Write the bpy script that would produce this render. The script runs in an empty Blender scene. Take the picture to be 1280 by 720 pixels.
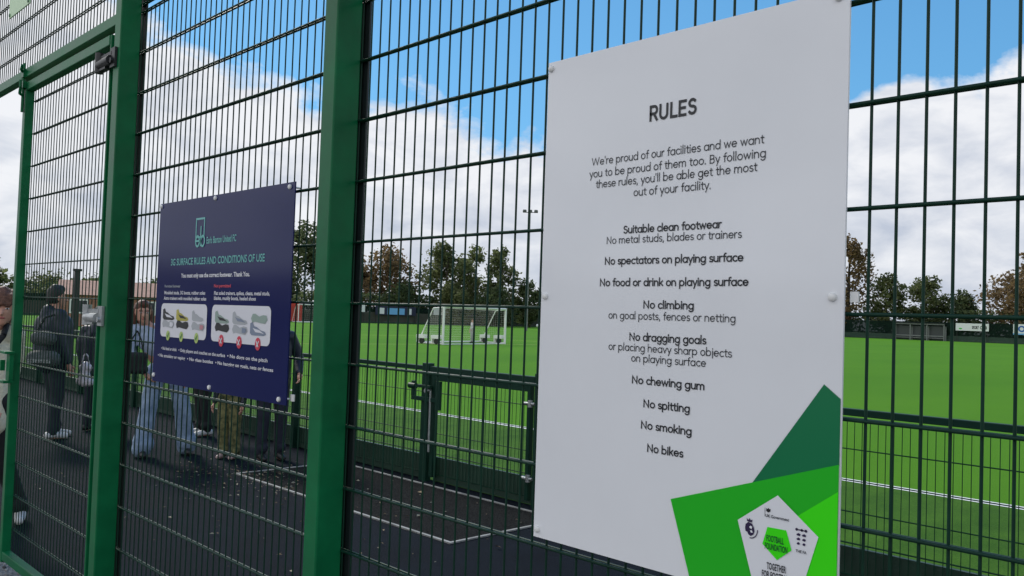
import bpy, bmesh, math, random
from mathutils import Vector, Matrix, noise

S = bpy.context.scene
COL = S.collection
R = math.radians

# ------------------------------------------------------------------ camera
EYE = 1.65
YAW, PITCH, ROLL, FPX = 0.796468, 0.033766, 0.033910, 1083.17
cam_data = bpy.data.cameras.new('camera')
cam = bpy.data.objects.new('camera', cam_data)
COL.objects.link(cam)
S.camera = cam
cam_data.sensor_width = 36.0
cam_data.lens = 36.0 * FPX / 1280.0
cam_data.clip_start = 0.05
cam_data.clip_end = 2000.0
_h = Vector((-math.sin(YAW), math.cos(YAW), 0))          # heading
_rt = Vector((math.cos(YAW), math.sin(YAW), 0))
_fw = _h * math.cos(PITCH) + Vector((0, 0, 1)) * math.sin(PITCH)
_up = Vector((0, 0, 1)) * math.cos(PITCH) - _h * math.sin(PITCH)
_ir = _rt * math.cos(ROLL) + _up * math.sin(ROLL)
_iu = _up * math.cos(ROLL) - _rt * math.sin(ROLL)
_m = Matrix((_ir, _iu, -_fw)).transposed().to_4x4()
_m.translation = Vector((0, 0, EYE))
cam.matrix_world = _m

# ------------------------------------------------------------------ light
SUN_AZ, SUN_EL = R(-85), R(38)
S.view_settings.view_transform = 'Standard'
S.view_settings.look = 'None'
S.view_settings.gamma = 1.0
S.view_settings.exposure = 0.0
S.view_settings.use_curve_mapping = False
S.render.resolution_x = 1024
S.render.resolution_y = 576

sun_d = bpy.data.lights.new('sun', 'SUN')
sun_d.energy = 3.0
sun_d.angle = R(12)
sun_d.color = (1.0, 0.95, 0.87)
sun = bpy.data.objects.new('sun', sun_d)
COL.objects.link(sun)
_sd = Vector((math.sin(SUN_AZ) * math.cos(SUN_EL), math.cos(SUN_AZ) * math.cos(SUN_EL), math.sin(SUN_EL)))
sun.rotation_euler = _sd.to_track_quat('Z', 'Y').to_euler()

W = bpy.data.worlds.new('World')
S.world = W
W.use_nodes = True
nt = W.node_tree
for n in list(nt.nodes):
    nt.nodes.remove(n)
def N(t, **k):
    n = nt.nodes.new(t)
    for a, b in k.items():
        setattr(n, a, b)
    return n
def L(a, b):
    nt.links.new(a, b)
def mth(op, a, b=None, c=None, clamp=False):
    n = N('ShaderNodeMath', operation=op, use_clamp=clamp)
    for i, v in enumerate((a, b, c)):
        if v is None:
            continue
        if isinstance(v, (int, float)):
            n.inputs[i].default_value = v
        else:
            L(v, n.inputs[i])
    return n.outputs[0]
def mixc(f, a, b):
    n = N('ShaderNodeMix', data_type='RGBA')
    L(f, n.inputs[0])
    for i, v in ((6, a), (7, b)):
        if isinstance(v, tuple):
            n.inputs[i].default_value = v + (1,)
        else:
            L(v, n.inputs[i])
    return n.outputs[2]
tc = N('ShaderNodeTexCoord')
sep = N('ShaderNodeSeparateXYZ')
L(tc.outputs['Generated'], sep.inputs[0])
az = mth('MULTIPLY', mth('ARCTAN2', sep.outputs[0], sep.outputs[1]), 180 / math.pi)
el = mth('MULTIPLY', mth('ARCSINE', sep.outputs[2]), 180 / math.pi)
azn = mth('MULTIPLY_ADD', az, 1 / 120, 115 / 120, clamp=True)
ramp = N('ShaderNodeValToRGB')
stops = [(-110, 28), (-78, 26), (-75, 22), (-72, 18.5), (-69, 16.3), (-63, 15.2), (-58, 14.2), (-50, 12.6), (-46, 11.6),
         (-35, 12), (-25, 13.6), (-15, 15.6), (0, 24)]
cr = ramp.color_ramp
while len(cr.elements) > 1:
    cr.elements.remove(cr.elements[-1])
for i, (a, e) in enumerate(stops):
    x = (a + 115) / 120
    q = cr.elements[0] if i == 0 else cr.elements.new(x)
    q.position = x
    q.color = (e / 40, e / 40, e / 40, 1)
L(azn, ramp.inputs[0])
bound = mth('MULTIPLY', ramp.outputs[0], 40)
def noise_n(scale, detail, rough, dist=0.0, stretch=(1, 1, 1), off=(0, 0, 0)):
    mp = N('ShaderNodeMapping')
    mp.inputs['Scale'].default_value = stretch
    mp.inputs['Location'].default_value = off
    L(tc.outputs['Generated'], mp.inputs[0])
    n = N('ShaderNodeTexNoise')
    n.inputs['Scale'].default_value = scale
    n.inputs['Detail'].default_value = detail
    n.inputs['Roughness'].default_value = rough
    n.inputs['Distortion'].default_value = dist
    L(mp.outputs[0], n.inputs[0])
    return n.outputs[0]
n1 = noise_n(9, 9, 0.58, 0.2, (1, 1, 1.6))
n2 = noise_n(4, 6, 0.5, 0.3, (1, 1, 2.6), (3.1, 1.7, 0.4))
n3 = noise_n(13, 7, 0.55, 0.3, (1, 1, 2.2), (7.3, 2.2, 5.4))
edge = mth('ADD', bound, mth('MULTIPLY_ADD', n1, 10, -5))
edge = mth('ADD', edge, mth('MULTIPLY', mth('MULTIPLY_ADD', sep.outputs[1], -1.6, 0.1, clamp=True), 34))
mask = mth('MULTIPLY_ADD', mth('SUBTRACT', edge, el), 1 / 1.5, 0.5, clamp=True)
mask = mth('SMOOTH_MIN', mask, 0.97, 0.1)
# high thin veils
veil = mth('MULTIPLY', mth('MULTIPLY_ADD', n2, 4.0, -2.0, clamp=True), 0.55)
veil = mth('MULTIPLY', veil, mth('MULTIPLY_ADD', el, 1 / 30, -22 / 30, clamp=True))
mask = mth('MAXIMUM', mask, veil)
sky = N('ShaderNodeTexSky', sky_type='NISHITA')
sky.sun_disc = False
sky.sun_elevation = SUN_EL
sky.sun_rotation = SUN_AZ
sky.air_density = 1.0
sky.dust_density = 0.6
sky.ozone_density = 2.0
blue = N('ShaderNodeMix', data_type='RGBA', blend_type='MULTIPLY')
blue.inputs[0].default_value = 1.0
L(sky.outputs[0], blue.inputs[6])
blue.inputs[7].default_value = (0.52, 0.93, 1.14, 1)
# cloud body: bright tops, greyer bellies, a blue-grey band low down
shade = mth('ADD', mth('MULTIPLY_ADD', n3, 2.6, -0.95), mth('MULTIPLY_ADD', el, 0.046, -0.15))
shade = mth('MULTIPLY_ADD', shade, 1.0, 0.1, clamp=True)
ccol = mixc(shade, (4.7, 5.1, 6.0), (7.9, 7.95, 8.2))
# unseen clouds behind the photographer, made denser and brighter to light the sign
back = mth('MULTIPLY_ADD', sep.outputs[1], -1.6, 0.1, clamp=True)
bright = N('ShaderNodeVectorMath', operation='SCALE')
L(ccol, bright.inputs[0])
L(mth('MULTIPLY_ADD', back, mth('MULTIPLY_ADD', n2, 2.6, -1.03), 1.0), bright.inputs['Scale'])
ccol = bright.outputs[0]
half = N('ShaderNodeValue')
half.outputs[0].default_value = 0.6
deep = mixc(mth('MULTIPLY', el, 1 / 45, clamp=True), (1.70, 4.8, 8.0), (0.80, 2.6, 5.8))
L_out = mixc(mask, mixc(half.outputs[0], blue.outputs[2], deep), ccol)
bg = N('ShaderNodeBackground')
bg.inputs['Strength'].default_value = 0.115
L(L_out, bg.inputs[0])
wo = N('ShaderNodeOutputWorld')
L(bg.outputs[0], wo.inputs[0])

# ------------------------------------------------------------------ helpers
MATS = {}
def mat(name, col, rough=0.6, metal=0.0, spec=0.5, vary=0.0, scale=8.0, bump=0.0, bscale=40.0, col2=None, trans=0.0, coat=0.0, detail=5.0, rvary=0.0):
    if name in MATS:
        return MATS[name]
    m = bpy.data.materials.new(name)
    m.use_nodes = True
    t = m.node_tree
    b = t.nodes['Principled BSDF']
    b.inputs['Roughness'].default_value = rough
    b.inputs['Metallic'].default_value = metal
    b.inputs['Specular IOR Level'].default_value = spec
    b.inputs['Coat Weight'].default_value = coat
    b.inputs['Base Color'].default_value = (*col, 1)
    tcn = t.nodes.new('ShaderNodeTexCoord')
    if vary or col2:
        nz = t.nodes.new('ShaderNodeTexNoise')
        nz.inputs['Scale'].default_value = scale
        nz.inputs['Detail'].default_value = detail
        nz.inputs['Roughness'].default_value = 0.6
        t.links.new(tcn.outputs['Object'], nz.inputs[0])
        rp = t.nodes.new('ShaderNodeValToRGB')
        rp.color_ramp.elements[0].position = 0.33
        rp.color_ramp.elements[1].position = 0.67
        c2 = col2 if col2 else tuple(min(1, c * (1 + vary)) for c in col)
        c1 = col if col2 else tuple(c * (1 - vary) for c in col)
        rp.color_ramp.elements[0].color = (*c1, 1)
        rp.color_ramp.elements[1].color = (*c2, 1)
        t.links.new(nz.outputs[0], rp.inputs[0])
        t.links.new(rp.outputs[0], b.inputs['Base Color'])
        if rvary:
            mr = t.nodes.new('ShaderNodeMapRange')
            mr.inputs[3].default_value = rough - rvary
            mr.inputs[4].default_value = rough + rvary
            t.links.new(nz.outputs[0], mr.inputs[0])
            t.links.new(mr.outputs[0], b.inputs['Roughness'])
    if bump:
        nb = t.nodes.new('ShaderNodeTexNoise')
        nb.inputs['Scale'].default_value = bscale
        nb.inputs['Detail'].default_value = 3
        t.links.new(tcn.outputs['Object'], nb.inputs[0])
        bp = t.nodes.new('ShaderNodeBump')
        bp.inputs['Strength'].default_value = bump
        bp.inputs['Distance'].default_value = 0.02
        t.links.new(nb.outputs[0], bp.inputs['Height'])
        t.links.new(bp.outputs[0], b.inputs['Normal'])
    if trans:
        tr = t.nodes.new('ShaderNodeBsdfTransparent')
        mx = t.nodes.new('ShaderNodeMixShader')
        mx.inputs[0].default_value = trans
        out = t.nodes['Material Output']
        t.links.new(b.outputs[0], mx.inputs[1])
        t.links.new(tr.outputs[0], mx.inputs[2])
        t.links.new(mx.outputs[0], out.inputs[0])
    MATS[name] = m
    return m

class MB:
    """collects simple solids and links them as one mesh object"""
    def __init__(self):
        self.v, self.f, self.mi, self.sm = [], [], [], []
    def add(self, vs, fs, mi=0, smooth=False):
        o = len(self.v)
        self.v += [tuple(p) for p in vs]
        for f in fs:
            self.f.append([i + o for i in f])
            self.mi.append(mi)
            self.sm.append(smooth)
    def box(self, x0, x1, y0, y1, z0, z1, mi=0, M=None):
        vs = [Vector((x, y, z)) for x in (x0, x1) for y in (y0, y1) for z in (z0, z1)]
        if M is not None:
            vs = [M @ p for p in vs]
        self.add(vs, [(0, 1, 3, 2), (4, 6, 7, 5), (0, 4, 5, 1), (2, 3, 7, 6), (0, 2, 6, 4), (1, 5, 7, 3)], mi)
    def cyl(self, a, b, r, r2=None, n=6, mi=0, smooth=True, caps=True):
        a, b = Vector(a), Vector(b)
        r2 = r if r2 is None else r2
        d = (b - a).normalized()
        u = d.cross(Vector((0, 0, 1)) if abs(d.z) < 0.9 else Vector((1, 0, 0))).normalized()
        w = d.cross(u)
        ring = [(u * math.cos(2 * math.pi * i / n) + w * math.sin(2 * math.pi * i / n)) for i in range(n)]
        vs = [a + q * r for q in ring] + [b + q * r2 for q in ring]
        self.add(vs, [(i, (i + 1) % n, n + (i + 1) % n, n + i) for i in range(n)], mi, smooth)
        if caps:
            self.add(vs, [tuple(range(n))[::-1], tuple(range(n, 2 * n))], mi)
    def tube(self, pts, r, n=6, mi=0):
        for a, b in zip(pts[:-1], pts[1:]):
            self.cyl(a, b, r, n=n, mi=mi)
    def sphere(self, c, r, mi=0, seg=10, rings=7, sc=(1, 1, 1)):
        c = Vector(c)
        vs = [c + Vector((0, 0, r * sc[2]))]
        for j in range(1, rings):
            t = math.pi * j / rings
            for i in range(seg):
                p = 2 * math.pi * i / seg
                vs.append(c + Vector((r * sc[0] * math.sin(t) * math.cos(p), r * sc[1] * math.sin(t) * math.sin(p), r * sc[2] * math.cos(t))))
        vs.append(c - Vector((0, 0, r * sc[2])))
        fs = [(0, 1 + i, 1 + (i + 1) % seg) for i in range(seg)]
        for j in range(rings - 2):
            o = 1 + j * seg
            fs += [(o + i, o + seg + i, o + seg + (i + 1) % seg, o + (i + 1) % seg) for i in range(seg)]
        o = 1 + (rings - 2) * seg
        fs += [(o + i, len(vs) - 1, o + (i + 1) % seg) for i in range(seg)]
        self.add(vs, fs, mi, True)
    def prism(self, pts, y0, y1, mi=0):
        """polygon in x,z extruded from y0 to y1"""
        n = len(pts)
        vs = [(x, y0, z) for x, z in pts] + [(x, y1, z) for x, z in pts]
        self.add(vs, [tuple(range(n)), tuple(range(2 * n - 1, n - 1, -1))] + [(i, n + i, n + (i + 1) % n, (i + 1) % n) for i in range(n)], mi)
    def build(self, name, m, parent=None, recalc=True, bevel=0.0):
        me = bpy.data.meshes.new(name)
        me.from_pydata(self.v, [], self.f)
        ms = m if isinstance(m, (list, tuple)) else [m]
        for q in ms:
            me.materials.append(q)
        me.polygons.foreach_set('material_index', self.mi)
        me.polygons.foreach_set('use_smooth', self.sm)
        me.update()
        if recalc:
            bm = bmesh.new()
            bm.from_mesh(me)
            bmesh.ops.recalc_face_normals(bm, faces=bm.faces)
            bm.to_mesh(me)
            bm.free()
        o = bpy.data.objects.new(name, me)
        COL.objects.link(o)
        if parent is not None:
            o.parent = parent
        if bevel:
            b = o.modifiers.new('bevel', 'BEVEL')
            b.width = bevel
            b.segments = 2
            b.limit_method = 'ANGLE'
        return o

def tag(o, label, cat, group=None, kind=None):
    if label: o['label'] = label
    if cat: o['category'] = cat
    if group: o['group'] = group
    if kind: o['kind'] = kind
    return o
def thing(name, loc, label, cat, rz=0.0, group=None):
    o = bpy.data.objects.new(name, None)
    o.empty_display_size = 0.1
    COL.objects.link(o)
    o.location = loc
    o.rotation_euler = (0, 0, rz)
    return tag(o, label, cat, group)
def copy_tree(o, parent=None):
    c = o.copy()
    COL.objects.link(c)
    if parent is not None:
        c.parent = parent
    for ch in list(o.children):
        copy_tree(ch, c)
    return c
def structure(o):
    o['kind'] = 'structure'
    return o

# ------------------------------------------------------------------ materials
GREEN = mat('green powder coat', (0.003, 0.128, 0.044), 0.36, spec=0.20, vary=0.20, scale=5.0, detail=9, rvary=0.10)
GREENW = mat('green wire coat', (0.003, 0.030, 0.017), 0.48, spec=0.22, vary=0.18, scale=14.0)
GREEND = mat('dark green boarding', (0.010, 0.038, 0.022), 0.5, vary=0.3, scale=2.5, bump=0.15, bscale=60)
CLAMP = mat('dark clamp bar', (0.006, 0.012, 0.012), 0.5)
GALV = mat('galvanised steel', (0.42, 0.44, 0.44), 0.45, 0.8, vary=0.2, scale=20)
BLACKM = mat('black painted steel', (0.012, 0.014, 0.014), 0.45, vary=0.2)
WHITEP = mat('white plastic', (0.78, 0.78, 0.76), 0.35)

# ------------------------------------------------------------------ ground
def sheet(name, x0, x1, y0, y1, z, m):
    b = MB()
    b.add([(x0, y0, z), (x1, y0, z), (x1, y1, z), (x0, y1, z)], [(0, 1, 2, 3)])
    return structure(b.build(name, m, recalc=False))

FN = 1.6126              # distance of the near fence's mesh plane
INY = 5.5                # inner fence
ENDX = -112.0            # far end fence
FARY = 165.0             # far side fence
TARMAC = mat('tarmac', (0.0036, 0.0064, 0.0112), 0.85, spec=0.06, vary=0.0, col2=(0.0095, 0.0145, 0.0220), scale=2.2, bump=0.6, bscale=200, detail=12, rvary=0.12)
sheet('ground', -900, 900, -900, 900, -0.012, mat('rough grass ground', (0.035, 0.060, 0.014), 0.9, vary=0.4, scale=0.3))
sheet('path', -75, 45, 1.64, INY + 0.05, 0.0, TARMAC)
GRAV = mat('gravel', (0.09, 0.09, 0.085), 0.85, col2=(0.33, 0.32, 0.30), scale=55, bump=0.9, bscale=60, detail=3)
sheet('forecourt', -75, 45, -40, 1.64, 0.0, GRAV)

def turf_mat(name, ca, cb, sc, fine):
    m = bpy.data.materials.new(name)
    m.use_nodes = True
    t = m.node_tree
    b = t.nodes['Principled BSDF']
    b.inputs['Roughness'].default_value = 0.9
    b.inputs['Specular IOR Level'].default_value = 0.06
    b.inputs['Sheen Weight'].default_value = 0.035
    b.inputs['Sheen Tint'].default_value = (0.55, 0.8, 0.35, 1)
    tcn = t.nodes.new('ShaderNodeTexCoord')
    a = t.nodes.new('ShaderNodeTexNoise')
    a.inputs['Scale'].default_value = sc
    a.inputs['Detail'].default_value = 8
    a.inputs['Roughness'].default_value = 0.65
    f = t.nodes.new('ShaderNodeTexNoise')
    f.inputs['Scale'].default_value = fine
    f.inputs['Detail'].default_value = 4
    mp = t.nodes.new('ShaderNodeMapping')
    mp.inputs['Scale'].default_value = (1, 0.45, 1)
    t.links.new(tcn.outputs['Object'], mp.inputs[0])
    t.links.new(mp.outputs[0], a.inputs[0])
    t.links.new(tcn.outputs['Object'], f.inputs[0])
    mx = t.nodes.new('ShaderNodeMath')
    mx.operation = 'MULTIPLY_ADD'
    mx.inputs[1].default_value = 0.55
    ad = t.nodes.new('ShaderNodeMath')
    ad.operation = 'MULTIPLY'
    ad.inputs[1].default_value = 0.45
    t.links.new(f.outputs[0], ad.inputs[0])
    t.links.new(a.outputs[0], mx.inputs[0])
    t.links.new(ad.outputs[0], mx.inputs[2])
    rp = t.nodes.new('ShaderNodeValToRGB')
    rp.color_ramp.elements[0].position = 0.36
    rp.color_ramp.elements[1].position = 0.64
    rp.color_ramp.elements[0].color = (*ca, 1)
    rp.color_ramp.elements[1].color = (*cb, 1)
    t.links.new(mx.outputs[0], rp.inputs[0])
    t.links.new(rp.outputs[0], b.inputs['Base Color'])
    bp = t.nodes.new('ShaderNodeBump')
    bp.inputs['Strength'].default_value = 0.5
    bp.inputs['Distance'].default_value = 0.02
    t.links.new(f.outputs[0], bp.inputs['Height'])
    t.links.new(bp.outputs[0], b.inputs['Normal'])
    return m
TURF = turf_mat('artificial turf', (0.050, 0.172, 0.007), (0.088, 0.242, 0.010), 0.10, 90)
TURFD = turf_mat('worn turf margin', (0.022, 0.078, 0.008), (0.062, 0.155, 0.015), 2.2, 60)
sheet('pitch', ENDX - 1, 60, 9.2, FARY + 1, 0.004, TURF)
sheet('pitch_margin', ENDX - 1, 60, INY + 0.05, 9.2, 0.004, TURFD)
LW = mat('white line turf', (0.72, 0.74, 0.70), 0.8, vary=0.06, scale=30)
LY = mat('yellow line turf', (0.42, 0.50, 0.10), 0.8, vary=0.1, scale=20)
def strip(name, x0, x1, y0, y1, m, z=0.008):
    return sheet(name, x0, x1, y0, y1, z, m)
strip('touchline', -104, 55, 9.21, 9.37, LW)
strip('goal_line', -37.55, -37.43, 9.34, 64, LY)
strip('area_line', -51.0, -37.55, 44.0, 44.12, LY)
strip('second_area_line', -52.1, -51.98, 20, 60, LY)
strip('far_goal_line', -104.1, -104.0, 9.34, 150, LW)

# ------------------------------------------------------------------ near fence
RAIL0 = 1.6776
WS = -0.694              # a vertical wire's position, the grid repeats every 50 mm
def wire_mesh(b, s0, s1, y, z0, z1, ks=None, vr=0.0030, hr=0.0040, n=6, step=0.05, rail0=None, phase=WS, wob=0.0012):
    rng = random.Random(int(abs(s0) * 1000) + int(z0 * 100))
    r0 = RAIL0 if rail0 is None else rail0
    i0 = math.ceil((s0 - phase) / step)
    s = phase + i0 * step
    while s <= s1 + 1e-6:
        j = rng.uniform(-wob, wob)
        j2 = rng.uniform(-wob, wob)
        b.cyl((s + j, y, z0), (s + j2, y, z1), vr, n=n)
        s += step
    k = math.ceil((z0 - r0 - 0.001) / 0.2)
    z = r0 + 0.2 * k
    while z <= z1 + 1e-3:
        off = vr + hr * 0.9
        for dy in (-off, off):
            b.cyl((s0, y + dy, z + rng.uniform(-wob, wob)), (s1, y + dy, z + rng.uniform(-wob, wob)), hr, n=n)
        z += 0.2

P1 = (-4.375, -4.297)
P2 = (-2.467, -2.391)
POSTS = [(-10.03, -9.95), (-7.56, -7.48), P1, P2, (0.06, 0.136), (2.56, 2.636), (5.06, 5.136)]
fence = thing('perimeter_fence', (-2.4, FN, 0), 'tall dark green twin wire mesh fence in the foreground with box section posts', 'fence')
def local(parent):
    return parent.matrix_basis.translation
def build_under(b, name, m, parent, bevel=0.0):
    """build() from world coordinates under a parent Empty (no rotation)"""
    t = parent.location
    q = parent.parent
    off = Vector(t)
    while q is not None:
        off += Vector(q.location)
        q = q.parent
    b.v = [(x - off.x, y - off.y, z - off.z) for x, y, z in b.v]
    return b.build(name, m, parent, bevel=bevel)
for (a, c) in POSTS:
    b = MB()
    b.box(a, c, FN - 0.102, FN - 0.006, -0.2, 4.6)
    po = build_under(b, 'post', GREEN, fence, bevel=0.005)
    b = MB()
    b.box(a - 0.002, c + 0.002, FN - 0.104, FN - 0.004, 4.6, 4.615)
    build_under(b, 'post_cap', BLACKM, po)
    b = MB()
    b.box(a - 0.018, c + 0.018, FN + 0.010, FN + 0.017, 0.05, 4.5)
    for i in range(9):
        zz = 0.25 + 0.5 * i
        b.cyl(((a + c) / 2, FN + 0.017, zz), ((a + c) / 2, FN + 0.026, zz), 0.010, n=6)
    build_under(b, 'clamp_bar', CLAMP, po)
spans = [(-9.95, -7.56, 0.075), (P1[1] - 0.03, P2[0] + 0.03, 0.075), (P2[1] - 0.03, 0.09, 0.075), (0.10, 2.60, 0.075), (2.61, 5.10, 0.075)]
for (a, c, z0) in spans:
    b = MB()
    wire_mesh(b, a, c, FN, z0, 3.084)
    build_under(b, 'mesh_panel', GREENW, fence)
    b = MB()
    wire_mesh(b, a, c, FN, 3.112, 4.52, rail0=3.118)
    build_under(b, 'upper_mesh_panel', GREENW, fence)
# over the gateway
b = MB()
b.box(-7.48, P1[0], FN - 0.098, FN - 0.048, 3.012, 3.066)
build_under(b, 'header_rail', GREEN, fence, bevel=0.003)
b = MB()
wire_mesh(b, -7.50, P1[0] + 0.02, FN, 3.085, 4.52)
build_under(b, 'upper_mesh_panel', GREENW, fence)

sheet('added_ground', -75, 45, -60, -1.2, 0.004, mat('worn asphalt', (0.030, 0.031, 0.033), 0.85, vary=.3, scale=1.5))  # unseen dark ground, added to darken what the navy sign reflects

# ------------------------------------------------------------------ gate
GY = 1.545
g = thing('mesh_gate', (P1[0], GY, 0), 'closed green mesh gate leaf hung on the left post, with a flat latch box', 'gate')
GL, GR = -5.90, -4.455
b = MB()
b.box(GL, GL + 0.052, GY - 0.025, GY + 0.025, 0.08, 2.985)
b.box(GR - 0.016, GR, GY - 0.020, GY + 0.025, 0.05, 2.985)
b.box(GL + 0.052, GR - 0.016, GY - 0.024, GY + 0.024, 2.932, 2.984)
b.box(GL + 0.052, GR - 0.016, GY - 0.024, GY + 0.024, 0.095, 0.145)
build_under(b, 'frame', GREEN, g, bevel=0.004)
b = MB()
wire_mesh(b, GL + 0.03, GR - 0.02, GY + 0.030, 0.06, 2.97, rail0=RAIL0 - 0.005, hr=0.0036, vr=0.0027)
build_under(b, 'mesh_panel', GREENW, g)
def hinge(z, m):
    h = MB()
    h.box(GR - 0.10, GR + 0.03, GY - 0.055, GY - 0.026, z - 0.045, z - 0.025)
    h.box(GR - 0.085, GR + 0.09, GY - 0.050, GY - 0.026, z + 0.012, z + 0.030)
    h.cyl((GR - 0.075, GY - 0.045, z - 0.05), (GR - 0.075, GY - 0.045, z + 0.05), 0.022, n=12)
    h.cyl((GR - 0.07, GY - 0.045, z - 0.012), (P1[0] + 0.005, FN - 0.115, z - 0.012), 0.024, n=12)
    h.box(P1[0] - 0.004, P1[0] + 0.055, FN - 0.116, FN - 0.1035, z - 0.05, z + 0.045)
    h.cyl((P1[0] + 0.03, FN - 0.128, z - 0.02), (P1[0] + 0.03, FN - 0.116, z - 0.02), 0.014, n=6)
    build_under(h, 'hinge', m, g)
hinge(2.845, BLACKM)
hinge(1.592, GALV)
hinge(0.155, GALV)
b = MB()
b.box(GL - 0.015, GL + 0.115, GY - 0.080, GY - 0.0255, 1.330, 1.345)
b.box(GL - 0.015, GL + 0.115, GY - 0.080, GY - 0.0255, 1.155, 1.170)
b.box(GL + 0.040, GL + 0.105, GY - 0.050, GY - 0.0255, 1.170, 1.330)
b.box(GL - 0.02, GL + 0.02, GY - 0.075, GY - 0.05, 1.225, 1.290)
lt = build_under(b, 'latch_box', GREEN, g, bevel=0.002)
b = MB()
b.cyl((GL + 0.01, GY - 0.062, 1.27), (GL - 0.055, GY - 0.075, 1.255), 0.009, n=10)
b.v = [(x - P1[0], y - GY, z) for x, y, z in b.v]
b.build('latch_handle', GALV, lt)
b = MB()
b.cyl((GL + 0.03, GY - 0.035, 2.80), (GL + 0.03, GY - 0.035, 3.10), 0.009, n=10)
b.tube([(GL + 0.03, GY - 0.035, 3.04), (GL + 0.06, GY - 0.060, 3.05), (GL + 0.085, GY - 0.060, 3.075)], 0.008, n=8)
b.tube([(GL + 0.03, GY - 0.035, 2.90), (GL + 0.055, GY - 0.060, 2.905), (GL + 0.075, GY - 0.062, 2.94), (GL + 0.068, GY - 0.062, 2.985)], 0.008, n=8)
b.box(GL + 0.005, GL + 0.06, GY - 0.046, GY - 0.0255, 2.945, 2.985)
b.box(GL + 0.005, GL + 0.06, GY - 0.046, GY - 0.0255, 3.010, 3.055)
build_under(b, 'drop_bolt', GREEN, g)

# ------------------------------------------------------------------ pale plate over the gateway
b = MB()
b.box(-6.62, -6.16, FN - 0.020, FN - 0.012, 3.565, 4.05)
pl = b.build('sign_plate', mat('pale green plate', (0.50, 0.70, 0.42), 0.4, vary=0.06, scale=3), bevel=0.001)
tag(pl, 'blank pale green plate fixed to the mesh high above the gateway', 'sign plate')
for x in (-6.60, -6.18):
    for z in (3.585, 4.03):
        b = MB()
        b.cyl((x, FN - 0.025, z), (x, FN - 0.020, z), 0.012, n=10)
        b.build('fixing', GREEN, pl)

# ------------------------------------------------------------------ lettering
def text_mesh(txt, bold=0.0, spacing=1.0):
    c = bpy.data.curves.new('lettering', 'FONT')
    c.body = txt
    c.size = 1.0
    c.offset = bold
    c.space_character = spacing
    c.resolution_u = 3
    o = bpy.data.objects.new('lettering', c)
    COL.objects.link(o)
    dg = bpy.context.evaluated_depsgraph_get()
    me = bpy.data.meshes.new_from_object(o.evaluated_get(dg))
    bpy.data.objects.remove(o)
    bpy.data.curves.remove(c)
    return me
def cap_h(me_txt='H'):
    return 0.729
def put_text(txt, s0, s1, zb, y, m, parent, bold=0.0, cap=None, tilt=0.0, spacing=1.0, name='lettering', org=(0, 0, 0)):
    """letters filling s0..s1 on the plane y (facing -y), baseline zb; cap gives the capital height, else natural"""
    me = text_mesh(txt, bold, spacing)
    xs = [v.co.x for v in me.vertices]
    x0, x1 = min(xs), max(xs)
    kx = (s1 - s0) / (x1 - x0)
    kz = kx * 1.14 if cap is None else cap / 0.729
    for v in me.vertices:
        px = s0 + (v.co.x - x0) * kx
        v.co = (px - org[0], y - org[1], zb + v.co.y * kz + (px - (s0 + s1) / 2) * tilt - org[2])
    me.materials.clear()
    me.materials.append(m)
    o = bpy.data.objects.new(name, me)
    COL.objects.link(o)
    o.parent = parent
    return o

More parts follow.
